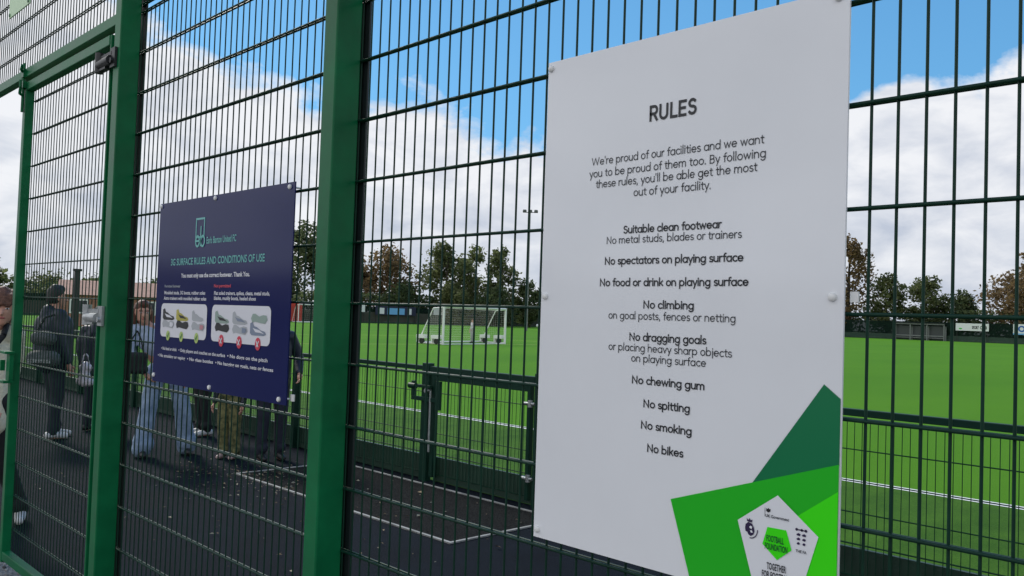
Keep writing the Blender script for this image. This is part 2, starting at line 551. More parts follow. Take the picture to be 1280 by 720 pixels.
# a drawn geometric alphabet for the big sign: centre lines, stroked to a given weight
def arc(cx, cy, rx, ry, a0, a1, n=None):
    n = n or max(4, int(abs(a1 - a0) / 15))
    return [(cx + rx * math.cos(R(a0 + (a1 - a0) * i / n)), cy + ry * math.sin(R(a0 + (a1 - a0) * i / n))) for i in range(n + 1)]
RING = arc(.25, .25, .21, .21, 0, 360, 28)
S_LOW = arc(.19, .352, .135, .108, 40, 180) + arc(.19, .352, .135, .108, 180, 270)[1:] + arc(.19, .142, .15, .102, 90, -90)[1:] + arc(.19, .142, .15, .102, -90, -145)[1:]
S_CAP = arc(.25, .51, .175, .15, 35, 180) + arc(.25, .51, .175, .15, 180, 265)[1:] + arc(.25, .20, .19, .16, 88, -90)[1:] + arc(.25, .20, .19, .16, -90, -150)[1:]
GLYPH = {
    'a': (.56, [RING, [(.46, .46), (.46, .04)]]),
    'b': (.56, [RING, [(.04, .72), (.04, .04)]]),
    'c': (.46, [arc(.25, .25, .21, .21, 48, 312)]),
    'd': (.56, [RING, [(.46, .72), (.46, .04)]]),
    'e': (.55, [[(.045, .255), (.455, .255)] + arc(.25, .25, .21, .21, 2, 318)[1:]]),
    'f': (.31, [[(.13, .04), (.13, .56)] + arc(.25, .58, .12, .12, 180, 75)[1:], [(.02, .455), (.27, .455)]]),
    'g': (.56, [RING, [(.46, .46), (.46, .0)] + arc(.26, .0, .20, .185, 0, -145)[1:]]),
    'h': (.52, [[(.04, .72), (.04, .04)], [(.04, .24)] + arc(.225, .275, .185, .185, 180, 0) + [(.41, .04)]]),
    'i': (.18, [[(.06, .46), (.06, .04)], [(.06, .595), (.06, .655)]]),
    'j': (.18, [[(.08, .46), (.08, -.12)], [(.08, .595), (.08, .655)]]),
    'k': (.46, [[(.04, .72), (.04, .04)], [(.36, .46), (.07, .20)], [(.16, .285), (.38, .04)]]),
    'l': (.18, [[(.06, .72), (.06, .04)]]),
    'm': (.80, [[(.04, .46), (.04, .04)], [(.04, .24)] + arc(.20, .30, .16, .16, 180, 0) + [(.36, .04)], [(.36, .24)] + arc(.52, .30, .16, .16, 180, 0) + [(.68, .04)]]),
    'n': (.52, [[(.04, .46), (.04, .04)], [(.04, .24)] + arc(.225, .275, .185, .185, 180, 0) + [(.41, .04)]]),
    'o': (.55, [RING]),
    'p': (.56, [RING, [(.04, .46), (.04, -.19)]]),
    'r': (.33, [[(.04, .46), (.04, .04)], [(.04, .22)] + arc(.225, .27, .185, .19, 180, 75)]),
    's': (.40, [S_LOW]),
    't': (.33, [[(.13, .61), (.13, .17)] + arc(.24, .16, .11, .12, 180, 290)[1:], [(.02, .455), (.28, .455)]]),
    'u': (.52, [[(.04, .46), (.04, .225)] + arc(.225, .225, .185, .185, 180, 360)[1:], [(.41, .46), (.41, .04)]]),
    'v': (.46, [[(.02, .46), (.205, .05), (.39, .46)]]),
    'w': (.70, [[(.02, .46), (.17, .05), (.32, .44), (.47, .05), (.62, .46)]]),
    'y': (.46, [[(.02, .46), (.215, .05)], [(.40, .46), (.13, -.19)]]),
    'W': (.98, [[(.02, .66), (.23, .05), (.45, .62), (.67, .05), (.88, .66)]]),
    'B': (.54, [[(.05, .66), (.05, .04), (.28, .04)] + arc(.28, .20, .16, .16, -90, 90)[1:] + [(.05, .36)], [(.05, .36), (.26, .36)] + arc(.26, .51, .15, .15, -90, 90)[1:] + [(.05, .66)]]),
    'N': (.66, [[(.05, .04), (.05, .65), (.52, .05), (.52, .66)]]),
    'S': (.54, [S_CAP]),
    'R': (.56, [[(.05, .04), (.05, .66), (.27, .66)] + arc(.27, .49, .17, .17, 90, -90)[1:] + [(.05, .32)], [(.25, .32), (.44, .04)]]),
    'U': (.62, [[(.05, .66), (.05, .24)] + arc(.26, .24, .21, .20, 180, 360)[1:] + [(.47, .66)]]),
    'L': (.46, [[(.05, .66), (.05, .04), (.38, .04)]]),
    'E': (.50, [[(.40, .66), (.05, .66), (.05, .04), (.40, .04)], [(.05, .36), (.36, .36)]]),
    "'": (.16, [[(.05, .70), (.05, .56)]]),
    ',': (.20, [[(.08, .06), (.05, -.08)]]),
    '.': (.20, [[(.07, .02), (.07, .085)]]),
    ' ': (.25, []),
}
def ribbon(b, pts, hw, y, lay, tf):
    closed = (Vector(pts[0]) - Vector(pts[-1])).length < 1e-4
    p = [Vector(q) for q in (pts[:-1] if closed else pts)]
    n = len(p)
    if not closed:                      # square ends that reach just past the centre line
        p[0] = p[0] + (p[0] - p[1]).normalized() * hw * .9
        p[-1] = p[-1] + (p[-1] - p[-2]).normalized() * hw * .9
    lf, rt = [], []
    for i in range(n):
        a = p[i - 1] if (i or closed) else None
        c = p[(i + 1) % n] if (i < n - 1 or closed) else None
        d1 = (p[i] - a).normalized() if a is not None else None
        d2 = (c - p[i]).normalized() if c is not None else None
        d1, d2 = d1 or d2, d2 or d1
        n1, n2 = Vector((-d1.y, d1.x)), Vector((-d2.y, d2.x))
        m = (n1 + n2)
        m = m.normalized() if m.length > 1e-3 else n1
        k = hw / max(.42, m.dot(n1))
        lf.append(p[i] + m * k)
        rt.append(p[i] - m * k)
    vs = []
    for q in lf + rt:
        x, z = tf(q.x, q.y)
        vs.append((x, y - lay * .00006, z))
    m_ = n if closed else n - 1
    b.add(vs, [(i, n + i, n + (i + 1) % n, (i + 1) % n) for i in range(m_)])
def drawn_text(txt, s0, s1, zb, y, m, parent, weight, cap, org, track=0.0):
    pen, items = 0.0, []
    for ch in txt:
        adv, st = GLYPH[ch]
        items += [(pen, q) for q in st]
        pen += adv + track
    xs = [o + q[0] for o, pl in items for q in pl]
    x0, x1 = min(xs) - weight / 2, max(xs) + weight / 2
    kx, kz = (s1 - s0) / (x1 - x0), cap / .70
    b = MB()
    for i, (o, pl) in enumerate(items):
        ribbon(b, pl, weight / 2, y, i % 3, lambda x, z, o=o: (s0 + (x + o - x0) * kx - org[0], zb + z * kz - org[2]))
    b.v = [(x, yy - org[1], z) for x, yy, z in b.v]
    return b.build('lettering', m, parent, recalc=False)

# ------------------------------------------------------------------ the white rules sign
SY = FN - 0.030
SX0, SX1, SZ0, SZ1 = -1.512, -0.726, 1.105, 2.300
ink = mat('black ink', (0.012, 0.013, 0.016), 0.4)
inkp = mat('dark purple ink', (0.025, 0.012, 0.06), 0.4)
rs = thing('rules_sign', ((SX0 + SX1) / 2, SY, SZ0), 'large white portrait board headed RULES with green shapes in its lower right corner', 'sign')
RO = tuple(rs.location)
def sub(b, name, m, parent=rs, org=RO, bevel=0.0):
    b.v = [(x - org[0], y - org[1], z - org[2]) for x, y, z in b.v]
    return b.build(name, m, parent, bevel=bevel)
b = MB()
b.box(SX0, SX1, SY, SY + 0.006, SZ0, SZ1)
sub(b, 'board', mat('white sign face', (0.80, 0.81, 0.83), 0.10, spec=0.5, vary=0.03, scale=1.6), bevel=0.0012)
LINES = [
    ('RULES', 2, -1.1890, -1.0630, 2.1055),
    ("We're proud of our facilities and we want", 0, -1.3570, -0.8990, 2.0205),
    ('you to be proud of them too. By following', 0, -1.3630, -0.8950, 1.9915),
    ("these rules, you'll be able get the most", 0, -1.3420, -0.9130, 1.9650),
    ('out of your facility.', 0, -1.2280, -1.0230, 1.9370),
    ('Suitable clean footwear', 1, -1.2540, -0.9930, 1.8525),
    ('No metal studs, blades or trainers', 0, -1.3030, -0.9450, 1.8295),
    ('No spectators on playing surface', 1, -1.3070, -0.9400, 1.7810),
    ('No food or drink on playing surface', 1, -1.3200, -0.9270, 1.7305),
    ('No climbing', 1, -1.1910, -1.0570, 1.6800),
    ('on goal posts, fences or netting', 0, -1.2910, -0.9550, 1.6545),
    ('No dragging goals', 1, -1.2280, -1.0230, 1.6065),
    ('or placing heavy sharp objects', 0, -1.2880, -0.9610, 1.5820),
    ('on playing surface', 0, -1.2210, -1.0230, 1.5585),
    ('No chewing gum', 1, -1.2170, -1.0250, 1.5095),
    ('No spitting', 1, -1.1830, -1.0600, 1.4585),
    ('No smoking', 1, -1.1880, -1.0540, 1.4105),
    ('No bikes', 1, -1.1690, -1.0730, 1.3610)]
for k, (t, w, a, c, z) in enumerate(LINES):
    drawn_text(t, a, c, z, SY - 0.0012, ink, rs, (0.076, 0.114, 0.130)[w], 0.0345 if w == 2 else (0.0192 if 0 < k < 5 else 0.0178), RO, track=0.04 if w == 2 else 0.015)
G1 = mat('deep green print', (0.003, 0.170, 0.062), 0.28)
G2 = mat('mid green print', (0.014, 0.470, 0.014), 0.28)
G3 = mat('bright green print', (0.045, 0.800, 0.004), 0.28)
GW = mat('white print', (0.78, 0.79, 0.82), 0.28)
e = 0.0012
X1 = SX1 - 0.002
def art(pts, lay, name, m):
    b = MB()
    y = SY - e * lay
    b.add([(x, y, z) for x, z in pts], [tuple(range(len(pts)))])
    o = sub(b, name, m)
    return o
art([(-0.761, 1.543), (X1, 1.518), (X1, 1.394), (-0.908, 1.333)], 1, 'printed_shape', G1)
art([(-1.102, 1.268), (X1, 1.396), (X1, SZ0 + 0.002), (-1.047, SZ0 + 0.002)], 2, 'printed_shape', G2)
art([(X1, 1.346), (-0.871, 1.239), (-0.82, SZ0 + 0.002), (X1, SZ0 + 0.002)], 3, 'printed_shape', G3)
art([(-0.849, 1.319), (-0.936, 1.255), (-0.902, 1.149), (-0.795, 1.149), (-0.764, 1.255)], 4, 'badge', GW)
art([(-0.869, 1.254), (-0.829, 1.255), (-0.817, 1.219), (-0.847, 1.194), (-0.879, 1.219)], 5, 'badge_centre', G3)
put_text('FOOTBALL', -0.870, -0.833, 1.2270, SY - e * 6, mat('green ink', (0.004, 0.09, 0.02), 0.4), rs, 0.02, cap=0.0125, org=RO)
put_text('FOUNDATION', -0.873, -0.825, 1.2115, SY - e * 6, MATS['green ink'], rs, 0.02, cap=0.0125, org=RO)
put_text('TOGETHER', -0.868, -0.827, 1.173, SY - e * 6, ink, rs, 0.02, cap=0.0135, org=RO)
put_text('FOR FOOTBALL', -0.878, -0.818, 1.156, SY - e * 6, ink, rs, 0.02, cap=0.0135, org=RO)
put_text('UK Government', -0.873, -0.823, 1.2735, SY - e * 6, ink, rs, 0.02, cap=0.0060, org=RO)
put_text('THE FA', -0.808, -0.786, 1.2185, SY - e * 6, ink, rs, 0.02, cap=0.0055, org=RO)
def disc(cx, cz, rx, rz, n=14, a0=0, a1=360):
    return [(cx + rx * math.cos(R(a0 + (a1 - a0) * i / n)), cz + rz * math.sin(R(a0 + (a1 - a0) * i / n))) for i in range(n if a1 - a0 >= 360 else n + 1)]
# lion-head roundel with crown
art([(-0.918, 1.243), (-0.917, 1.251), (-0.911, 1.256), (-0.903, 1.254), (-0.899, 1.248), (-0.897, 1.240), (-0.899, 1.233), (-0.905, 1.229),
     (-0.910, 1.231), (-0.913, 1.236), (-0.917, 1.237)], 5, 'emblem', inkp)
art([(-0.914, 1.257), (-0.915, 1.263), (-0.911, 1.260), (-0.9085, 1.264), (-0.906, 1.260), (-0.902, 1.262), (-0.903, 1.256)], 5, 'emblem', inkp)
art([(-0.9085, 1.246), (-0.9055, 1.250), (-0.9015, 1.248), (-0.903, 1.243)], 6, 'emblem', GW)
art([(-0.9065, 1.240), (-0.902, 1.241), (-0.900, 1.237), (-0.904, 1.236)], 6, 'emblem', GW)
art(disc(-0.906, 1.242, 0.0165, 0.018, 8, -95, 5) + disc(-0.906, 1.242, 0.0145, 0.016, 8, -95, 5)[::-1], 5, 'emblem', inkp)
# three-lions style shield
b = MB()
for x in (-0.8075, -0.797, -0.7885):
    b.add([(p, SY - e * 5, q) for p, q in disc(x, 1.2615, 0.0028, 0.0028, 8)], [tuple(range(8))])
b.add([(p, SY - e * 5, q) for p, q in [(-0.807, 1.2605), (-0.788, 1.2605), (-0.788, 1.2625), (-0.807, 1.2625)]], [(0, 1, 2, 3)])
for k in range(3):
    zz = 1.2525 - 0.0085 * k
    for q in (0, 1):
        xx = -0.8035 + 0.0115 * q
        hw = 0.0045 - 0.0006 * k
        b.add([(p, SY - e * 5, w) for p, w in [(xx - hw, zz), (xx, zz + 0.0028), (xx + hw, zz + 0.001), (xx + hw * 0.6, zz - 0.0026), (xx - hw * 0.7, zz - 0.0022)]],
              [(0, 1, 2, 3, 4)])
sub(b, 'emblem', inkp)
# government crest
b = MB()
b.add([(p, SY - e * 5, q) for p, q in [(-0.872, 1.2905), (-0.8725, 1.285), (-0.868, 1.2825), (-0.8635, 1.285), (-0.863, 1.2905), (-0.8655, 1.289), (-0.8675, 1.2915), (-0.8695, 1.289)]], [tuple(range(8))])
b.add([(p, SY - e * 5, q) for p, q in [(-0.8755, 1.2735), (-0.8747, 1.2735), (-0.8747, 1.291), (-0.8755, 1.291)]], [(0, 1, 2, 3)])
sub(b, 'emblem', ink)
def bolts(pts, y, parent, org, r=0.0085):
    for x, z in pts:
        b = MB()
        b.cyl((x, y - 0.004, z), (x, y, z), r, n=14)
        b.sphere((x, y - 0.004, z), r * 0.98, seg=14, rings=8, sc=(1, 0.55, 1))
        b.cyl((x, y + 0.007, z), (x, FN + 0.010, z), 0.0035, n=8)
        sub(b, 'bolt_cap', WHITEP, parent, org)
bolts([(-1.500, 2.283), (-1.496, 1.706), (-1.498, 1.126), (-0.748, 1.709), (-0.748, 2.285), (-0.742, 1.122)], SY, rs, RO)
for q in ((-0.722, -0.706, FN - 0.014, FN - 0.009, 1.700, 1.720), (-1.523, -1.506, FN - 0.014, FN - 0.009, 1.700, 1.716)):
    b = MB()
    b.box(*q)
    sub(b, 'mesh_clip', WHITEP)

# ------------------------------------------------------------------ the navy sign
NY = FN - 0.030
ns = thing('surface_rules_sign', (-3.318, NY, 1.31), 'navy landscape board of footwear rules with two white picture panels', 'sign')
NO = tuple(ns.location)
b = MB()
b.box(-3.902, -2.735, NY, NY + 0.005, 1.312, 2.106)
sub(b, 'board', mat('navy sign face', (0.012, 0.017, 0.088), 0.12, spec=0.13, vary=0.05, scale=1.5), ns, NO, bevel=0.001)
TEAL = mat('teal print', (0.13, 0.46, 0.43), 0.4)
WH = mat('white ink', (0.70, 0.70, 0.74), 0.4)
RED = mat('red ink', (0.62, 0.035, 0.07), 0.4)
YG = mat('lime ink', (0.42, 0.55, 0.16), 0.4)
GREYP = mat('grey ink', (0.36, 0.40, 0.42), 0.4)
def npart(b, name, m):
    return sub(b, name, m, ns, NO)
def flat(pts, lay, name, m):
    b = MB()
    b.add([(x, NY - 0.0012 * lay, z) for x, z in pts], [tuple(range(len(pts)))])
    return npart(b, name, m)
def ring(o, i, lay, b):
    n = len(o)
    y = NY - 0.0012 * lay
    b.add([(x, y, z) for x, z in o] + [(x, y, z) for x, z in i], [(k, (k + 1) % n, n + (k + 1) % n, n + k) for k in range(n)])
b = MB()
ring([(-3.524, 1.935), (-3.440, 1.935), (-3.440, 2.020), (-3.524, 2.020)], [(-3.516, 1.943), (-3.448, 1.943), (-3.448, 2.012), (-3.516, 2.012)], 1, b)
ring(disc(-3.500, 1.922, 0.022, 0.026, 16), disc(-3.500, 1.922, 0.013, 0.017, 16), 2, b)
ring(disc(-3.452, 1.922, 0.022, 0.026, 16), disc(-3.452, 1.922, 0.013, 0.017, 16), 2, b)
y = NY - 0.0024
b.add([(x, y, z) for x, z in [(-3.476, 1.90), (-3.468, 1.90), (-3.468, 1.985), (-3.476, 1.985)]], [(0, 1, 2, 3)])
b.add([(x, y - 0.001, z) for x, z in [(-3.52, 1.919), (-3.481, 1.919), (-3.481, 1.927), (-3.52, 1.927)]], [(0, 1, 2, 3)])
npart(b, 'club_logo', TEAL)
YT = NY - 0.0012
put_text('Earls Barton United FC', -3.418, -3.160, 1.910, YT, TEAL, ns, 0.012, cap=0.028, org=NO)
put_text('3G SURFACE RULES AND CONDITIONS OF USE', -3.757, -2.929, 1.826, YT, TEAL, ns, 0.012, cap=0.030, org=NO)
put_text('You must only use the correct footwear. Thank You.', -3.647, -3.038, 1.772, YT, WH, ns, 0.03, cap=0.018, org=NO)
put_text('Permitted footwear', -3.812, -3.650, 1.730, YT, GREYP, ns, 0.01, cap=0.012, org=NO)
put_text('Not permitted', -3.332, -3.188, 1.730, YT, RED, ns, 0.02, cap=0.013, org=NO)
put_text('Moulded studs, 3G boots, rubber soles', -3.812, -3.409, 1.700, YT, WH, ns, 0.02, cap=0.015, org=NO)
put_text('Astro trainers with moulded rubber soles', -3.814, -3.397, 1.676, YT, WH, ns, 0.02, cap=0.015, org=NO)
put_text('Flat soled trainers, spikes, cleats, metal studs,', -3.328, -2.880, 1.700, YT, WH, ns, 0.02, cap=0.015, org=NO)
put_text('blades, muddy boots, heeled shoes', -3.327, -2.983, 1.680, YT, WH, ns, 0.02, cap=0.015, org=NO)
for zb, s0, s1, parts_ in ((1.456, -3.817, -2.876, (('• No food or drink', 0, .17), ('• Only players and coaches on the surface', .19, .645), ('• No dogs on the pitch', .665, 1))),
                           (1.424, -3.850, -2.832, (('• No smoking or vaping', 0, .275), ('• No glass bottles', .295, .53), ('• No hanging on goals, nets or fences', .55, 1)))):
    for t, u, v in parts_:
        put_text(t, s0 + (s1 - s0) * u, s0 + (s1 - s0) * v, zb, YT, WH, ns, 0.02, cap=0.014, org=NO)
def rrect(x0, x1, z0, z1, r):
    p = []
    for cx, cz, a in ((x1 - r, z1 - r, 0), (x0 + r, z1 - r, 90), (x0 + r, z0 + r, 180), (x1 - r, z0 + r, 270)):
        p += [(cx + r * math.cos(R(a + 18 * i)), cz + r * math.sin(R(a + 18 * i))) for i in range(6)]
    return p
for x0, x1 in ((-3.836, -3.384), (-3.339, -2.865)):
    flat(rrect(x0, x1, 1.514, 1.660, 0.024), 1, 'picture_panel', WH)
SHOE = [(-.062, -.016), (-.062, .020), (-.045, .026), (-.030, .010), (-.012, .008), (.020, -.004), (.050, -.008), (.060, -.018), (.04, -.024), (-.05, -.024)]
SOLE = [(-.062, .0), (-.05, .017), (-.03, .018), (.0, .008), (.03, .014), (.055, .012), (.062, -.004), (.045, -.018), (.01, -.016), (-.03, -.012), (-.052, -.016)]
BLK = mat('black shoe ink', (0.012, 0.012, 0.014), 0.4)
YEL = mat('yellow shoe ink', (0.45, 0.40, 0.06), 0.4)
GRN = mat('sage shoe ink', (0.27, 0.36, 0.31), 0.4)
GRY = mat('grey shoe ink', (0.40, 0.42, 0.44), 0.4)
SLA = mat('slate shoe ink', (0.20, 0.24, 0.32), 0.4)
PNK = mat('pink shoe ink', (0.50, 0.22, 0.25), 0.4)
def shoe(cx, cz, shape, m, m2=None, s=1.0):
    flat([(cx + x * s, cz + z * s) for x, z in shape], 2, 'shoe_picture', m)
    if m2:
        if shape is SHOE:
            flat([(cx + x * s, cz + z * s) for x, z in [(-.040, .004), (-.018, -.012), (.015, -.013), (.046, -.016), (.010, -.003), (-.02, .0)]], 3, 'shoe_picture', m2)
        else:
            flat([(cx + x * s, cz + z * s) for x, z in [(.02, .008), (.05, .006), (.055, -.004), (.04, -.013), (.018, -.010)]], 3, 'shoe_picture', m2)
shoe(-3.752, 1.612, SHOE, BLK, WH)
shoe(-3.613, 1.611, SHOE, YEL, BLK)
shoe(-3.464, 1.611, SHOE, GRY, None, 0.9)
shoe(-3.755, 1.571, SOLE, GRY, WH)
shoe(-3.612, 1.571, SOLE, BLK)
shoe(-3.460, 1.568, SOLE, GRY, PNK)
shoe(-3.246, 1.611, SHOE, GRN, BLK)
shoe(-3.097, 1.611, SHOE, GRY, SLA)
shoe(-2.949, 1.613, SOLE, GRN)
shoe(-3.245, 1.571, SOLE, BLK)
shoe(-3.097, 1.567, SOLE, GRY, SLA)
shoe(-2.953, 1.574, SHOE, SLA, WH)
for x in (-3.752, -3.617, -3.470):
    flat(disc(x, 1.520, 0.019, 0.022, 16), 2, 'tick_marker', YG)
    flat([(x - .010, 1.520), (x - .003, 1.509), (x + .012, 1.530), (x + .008, 1.533), (x - .003, 1.516), (x - .007, 1.523)], 3, 'tick_marker', G1)
for x in (-3.247, -3.098, -2.952):
    flat(disc(x, 1.519, 0.021, 0.024, 16), 2, 'cross_marker', RED)
    flat([(x - .011, 1.510), (x - .007, 1.506), (x + .011, 1.528), (x + .007, 1.532)], 3, 'cross_marker', WH)
    flat([(x - .011, 1.528), (x + .007, 1.506), (x + .011, 1.510), (x - .007, 1.532)], 4, 'cross_marker', WH)
bolts([(-3.353, 2.092), (-2.768, 2.089), (-3.885, 2.093), (-3.333, 1.328), (-2.783, 1.330), (-3.885, 1.340)], NY, ns, NO, 0.0095)
b = MB()
b.box(-2.734, -2.712, FN - 0.014, FN - 0.009, 1.328, 1.352)
npart(b, 'mesh_clip', WHITEP)

# ------------------------------------------------------------------ inner (pitch-side) fence with its gate
IR0 = 1.09
ING = mat('inner fence green', (0.003, 0.030, 0.018), 0.5, spec=0.2, vary=0.15, scale=3)
INW = mat('inner wire green', (0.004, 0.036, 0.018), 0.55, spec=0.15, vary=0.15, scale=10)
inf = thing('pitch_fence', (-8, INY, 0), 'waist high green mesh fence with box top rail along the turf edge', 'fence')
IG0, IG1 = -6.72, -5.30        # gate gap
def inner_panel(a, c):
    b = MB()
    wire_mesh(b, a, c, INY + 0.02, 0.07, 1.075, rail0=0.075, vr=0.0026, hr=0.0032, n=5)
    build_under(b, 'mesh_panel', INW, inf)
    b = MB()
    b.box(a, c, INY - 0.025, INY + 0.025, 1.092, 1.137)
    build_under(b, 'top_rail', ING, inf, bevel=0.004)
xs = [-6.78]
while xs[-1] > -38:
    xs.append(xs[-1] - 2.5)
xr = [-5.235 + 0.0]
while xr[-1] < 18:
    xr.append(xr[-1] + 2.5)
for x in xs + xr:
    b = MB()
    w = 0.055 if x == xs[0] else 0.03
    b.box(x - w, x + w, INY - 0.034, INY + 0.034, -0.1, 1.165)
    build_under(b, 'post', ING, inf, bevel=0.004)
for a, c in zip(xs[1:], xs[:-1]):
    inner_panel(a + 0.032, c - 0.057 if c == xs[0] else c - 0.032)
for a, c in zip(xr[:-1], xr[1:]):
    inner_panel(a + 0.032, c - 0.032)
# rebound boards
for a, c in ((xs[-1], IG0 - 0.04), (IG1 + 0.07, xr[-1])):
    b = MB()
    x = a
    while x < c - 0.01:
        x2 = min(x + 2.5, c)
        b.box(x, x2 - 0.006, INY + 0.036, INY + 0.066, 0.008, 0.245)
        x = x2
    build_under(b, 'kick_board', GREEND, inf)

ig = thing('pitch_gate', (IG0, INY, 0), 'low mesh gate with box latch in the pitch fence behind the mat', 'gate')
b = MB()
b.box(IG0 + 0.03, IG0 + 0.08, INY - 0.025, INY + 0.025, 0.05, 1.06)
b.box(IG1 - 0.06, IG1 - 0.02, INY - 0.025, INY + 0.025, 0.05, 1.06)
b.box(IG0 + 0.08, IG1 - 0.06, INY - 0.024, INY + 0.024, 1.00, 1.06)
build_under(b, 'frame', ING, ig, bevel=0.003)
b = MB()
b.box(IG0 + 0.0, IG1 + 0.03, INY - 0.03, INY + 0.03, 1.08, 1.137)
build_under(b, 'top_rail', ING, ig, bevel=0.004)
b = MB()
wire_mesh(b, IG0 + 0.05, IG1 - 0.04, INY + 0.028, 0.07, 1.03, rail0=0.075, vr=0.0026, hr=0.0032, n=5)
build_under(b, 'mesh_panel', INW, ig)
b = MB()
b.box(IG0 + 0.04, IG1 - 0.04, INY + 0.036, INY + 0.060, 0.012, 0.245)
build_under(b, 'kick_board', GREEND, ig)
b = MB()
b.box(-6.96, -6.58, INY - 0.065, INY - 0.036, 0.79, 0.83)
b.box(-6.96, -6.91, INY - 0.068, INY - 0.038, 0.83, 0.98)
b.box(-6.58, -6.51, INY - 0.068, INY - 0.038, 0.72, 1.00)
b.cyl((-7.0, INY - 0.055, 0.93), (-6.90, INY - 0.055, 0.93), 0.03, n=12)
b.box(-6.86, -6.66, INY - 0.075, INY - 0.036, 0.92, 0.95)
lb = build_under(b, 'latch_box', ING, ig, bevel=0.003)
b = MB()
b.cyl((-6.70, INY - 0.095, 0.90), (-6.70, INY - 0.035, 0.90), 0.022, n=12)
b.cyl((-6.66, INY - 0.06, 0.30), (-6.66, INY - 0.06, 0.9), 0.010, n=8)
b.v = [(x - IG0, y - INY, z) for x, y, z in b.v]
b.build('drop_bolt', GALV, lb)
for z in (0.90, 0.25):
    b = MB()
    b.cyl((IG1 - 0.07, INY - 0.045, z), (IG1 + 0.05, INY - 0.045, z), 0.014, n=10)
    b.cyl((IG1 + 0.0, INY - 0.045, z - 0.03), (IG1 + 0.0, INY - 0.045, z + 0.03), 0.022, n=12)
    build_under(b, 'hinge', GALV, ig)

# ------------------------------------------------------------------ barrier mat in the path
mt = thing('barrier_mat', (-6.4, 4.7, 0), 'speckled black boot cleaning mat with a pale metal edge, let into the tarmac', 'mat')
b = MB()
MX0, MX1, MY0, MY1 = -8.05, -4.80, 4.16, 5.34
b.add([(MX0, MY0, .004), (MX1, MY0, .004), (MX1, MY1, .004), (MX0, MY1, .004)], [(0, 1, 2, 3)])
build_under(b, 'matting', mat('rubber matting', (0.0022, 0.0028, 0.0035), 0.95, spec=0.05, col2=(0.030, 0.031, 0.030), scale=70, bump=0.8, bscale=120, detail=3), mt)
b = MB()
w = 0.026
b.box(MX0 - w, MX1 + w, MY0 - w, MY0, 0.001, 0.012)
b.box(MX0 - w, MX1 + w, MY1, MY1 + w, 0.001, 0.012)
b.box(MX0 - w, MX0, MY0, MY1, 0.001, 0.012)
b.box(MX1, MX1 + w, MY0, MY1, 0.001, 0.012)
build_under(b, 'edging', mat('edging', (0.26, 0.26, 0.245), 0.7, vary=0.35, scale=5), mt)
# leaf litter blown on and around the mat
rng = random.Random(5)
b = MB()
for i in range(420):
    if i < 260:
        x, yy = rng.gauss(-7.75, 0.55), rng.gauss(4.1, 0.32)
    else:
        x, yy = rng.uniform(-9, -4.2), rng.uniform(2.4, 5.2)
    if not (1.9 < yy < 5.3):
        continue
    r = rng.uniform(0.006, 0.022) * (1.5 if rng.random() < 0.12 else 1)
    a = rng.uniform(0, 6.28)
    z = 0.016
    p = [(x + r * math.cos(a), yy + r * math.sin(a), z), (x + .45 * r * math.cos(a + 1.6), yy + .45 * r * math.sin(a + 1.6), z + r * .4),
         (x - r * math.cos(a), yy - r * math.sin(a), z), (x + .45 * r * math.cos(a - 1.6), yy + .45 * r * math.sin(a - 1.6), z + .003)]
    b.add(p, [(0, 1, 2, 3)], rng.randrange(3))
lf = b.build('leaf_litter', [mat('dry leaf', (0.20, 0.15, 0.08), 0.8), mat('pale leaf', (0.34, 0.31, 0.22), 0.8), mat('brown leaf', (0.10, 0.065, 0.035), 0.8)], recalc=False)
tag(lf, 'small dry leaves blown onto the tarmac and the mat edge', 'leaves', kind='stuff')
# loose pebbles on the forecourt by the gate
b = MB()
for i in range(1500):
    x, yy = rng.uniform(-7.4, -4.3), rng.uniform(0.5, 1.62)
    r = rng.uniform(0.006, 0.018)
    b.sphere((x, yy, r * 0.4), r, rng.randrange(3), 6, 4, (1, rng.uniform(.6, 1), .65))
pb = b.build('pebbles', [mat('pale pebble', (0.36, 0.35, 0.33), 0.8), mat('grey pebble', (0.16, 0.16, 0.155), 0.8), mat('dark pebble', (0.06, 0.06, 0.06), 0.8)], recalc=False)
tag(pb, 'loose grey gravel outside the gate', 'gravel', kind='stuff')

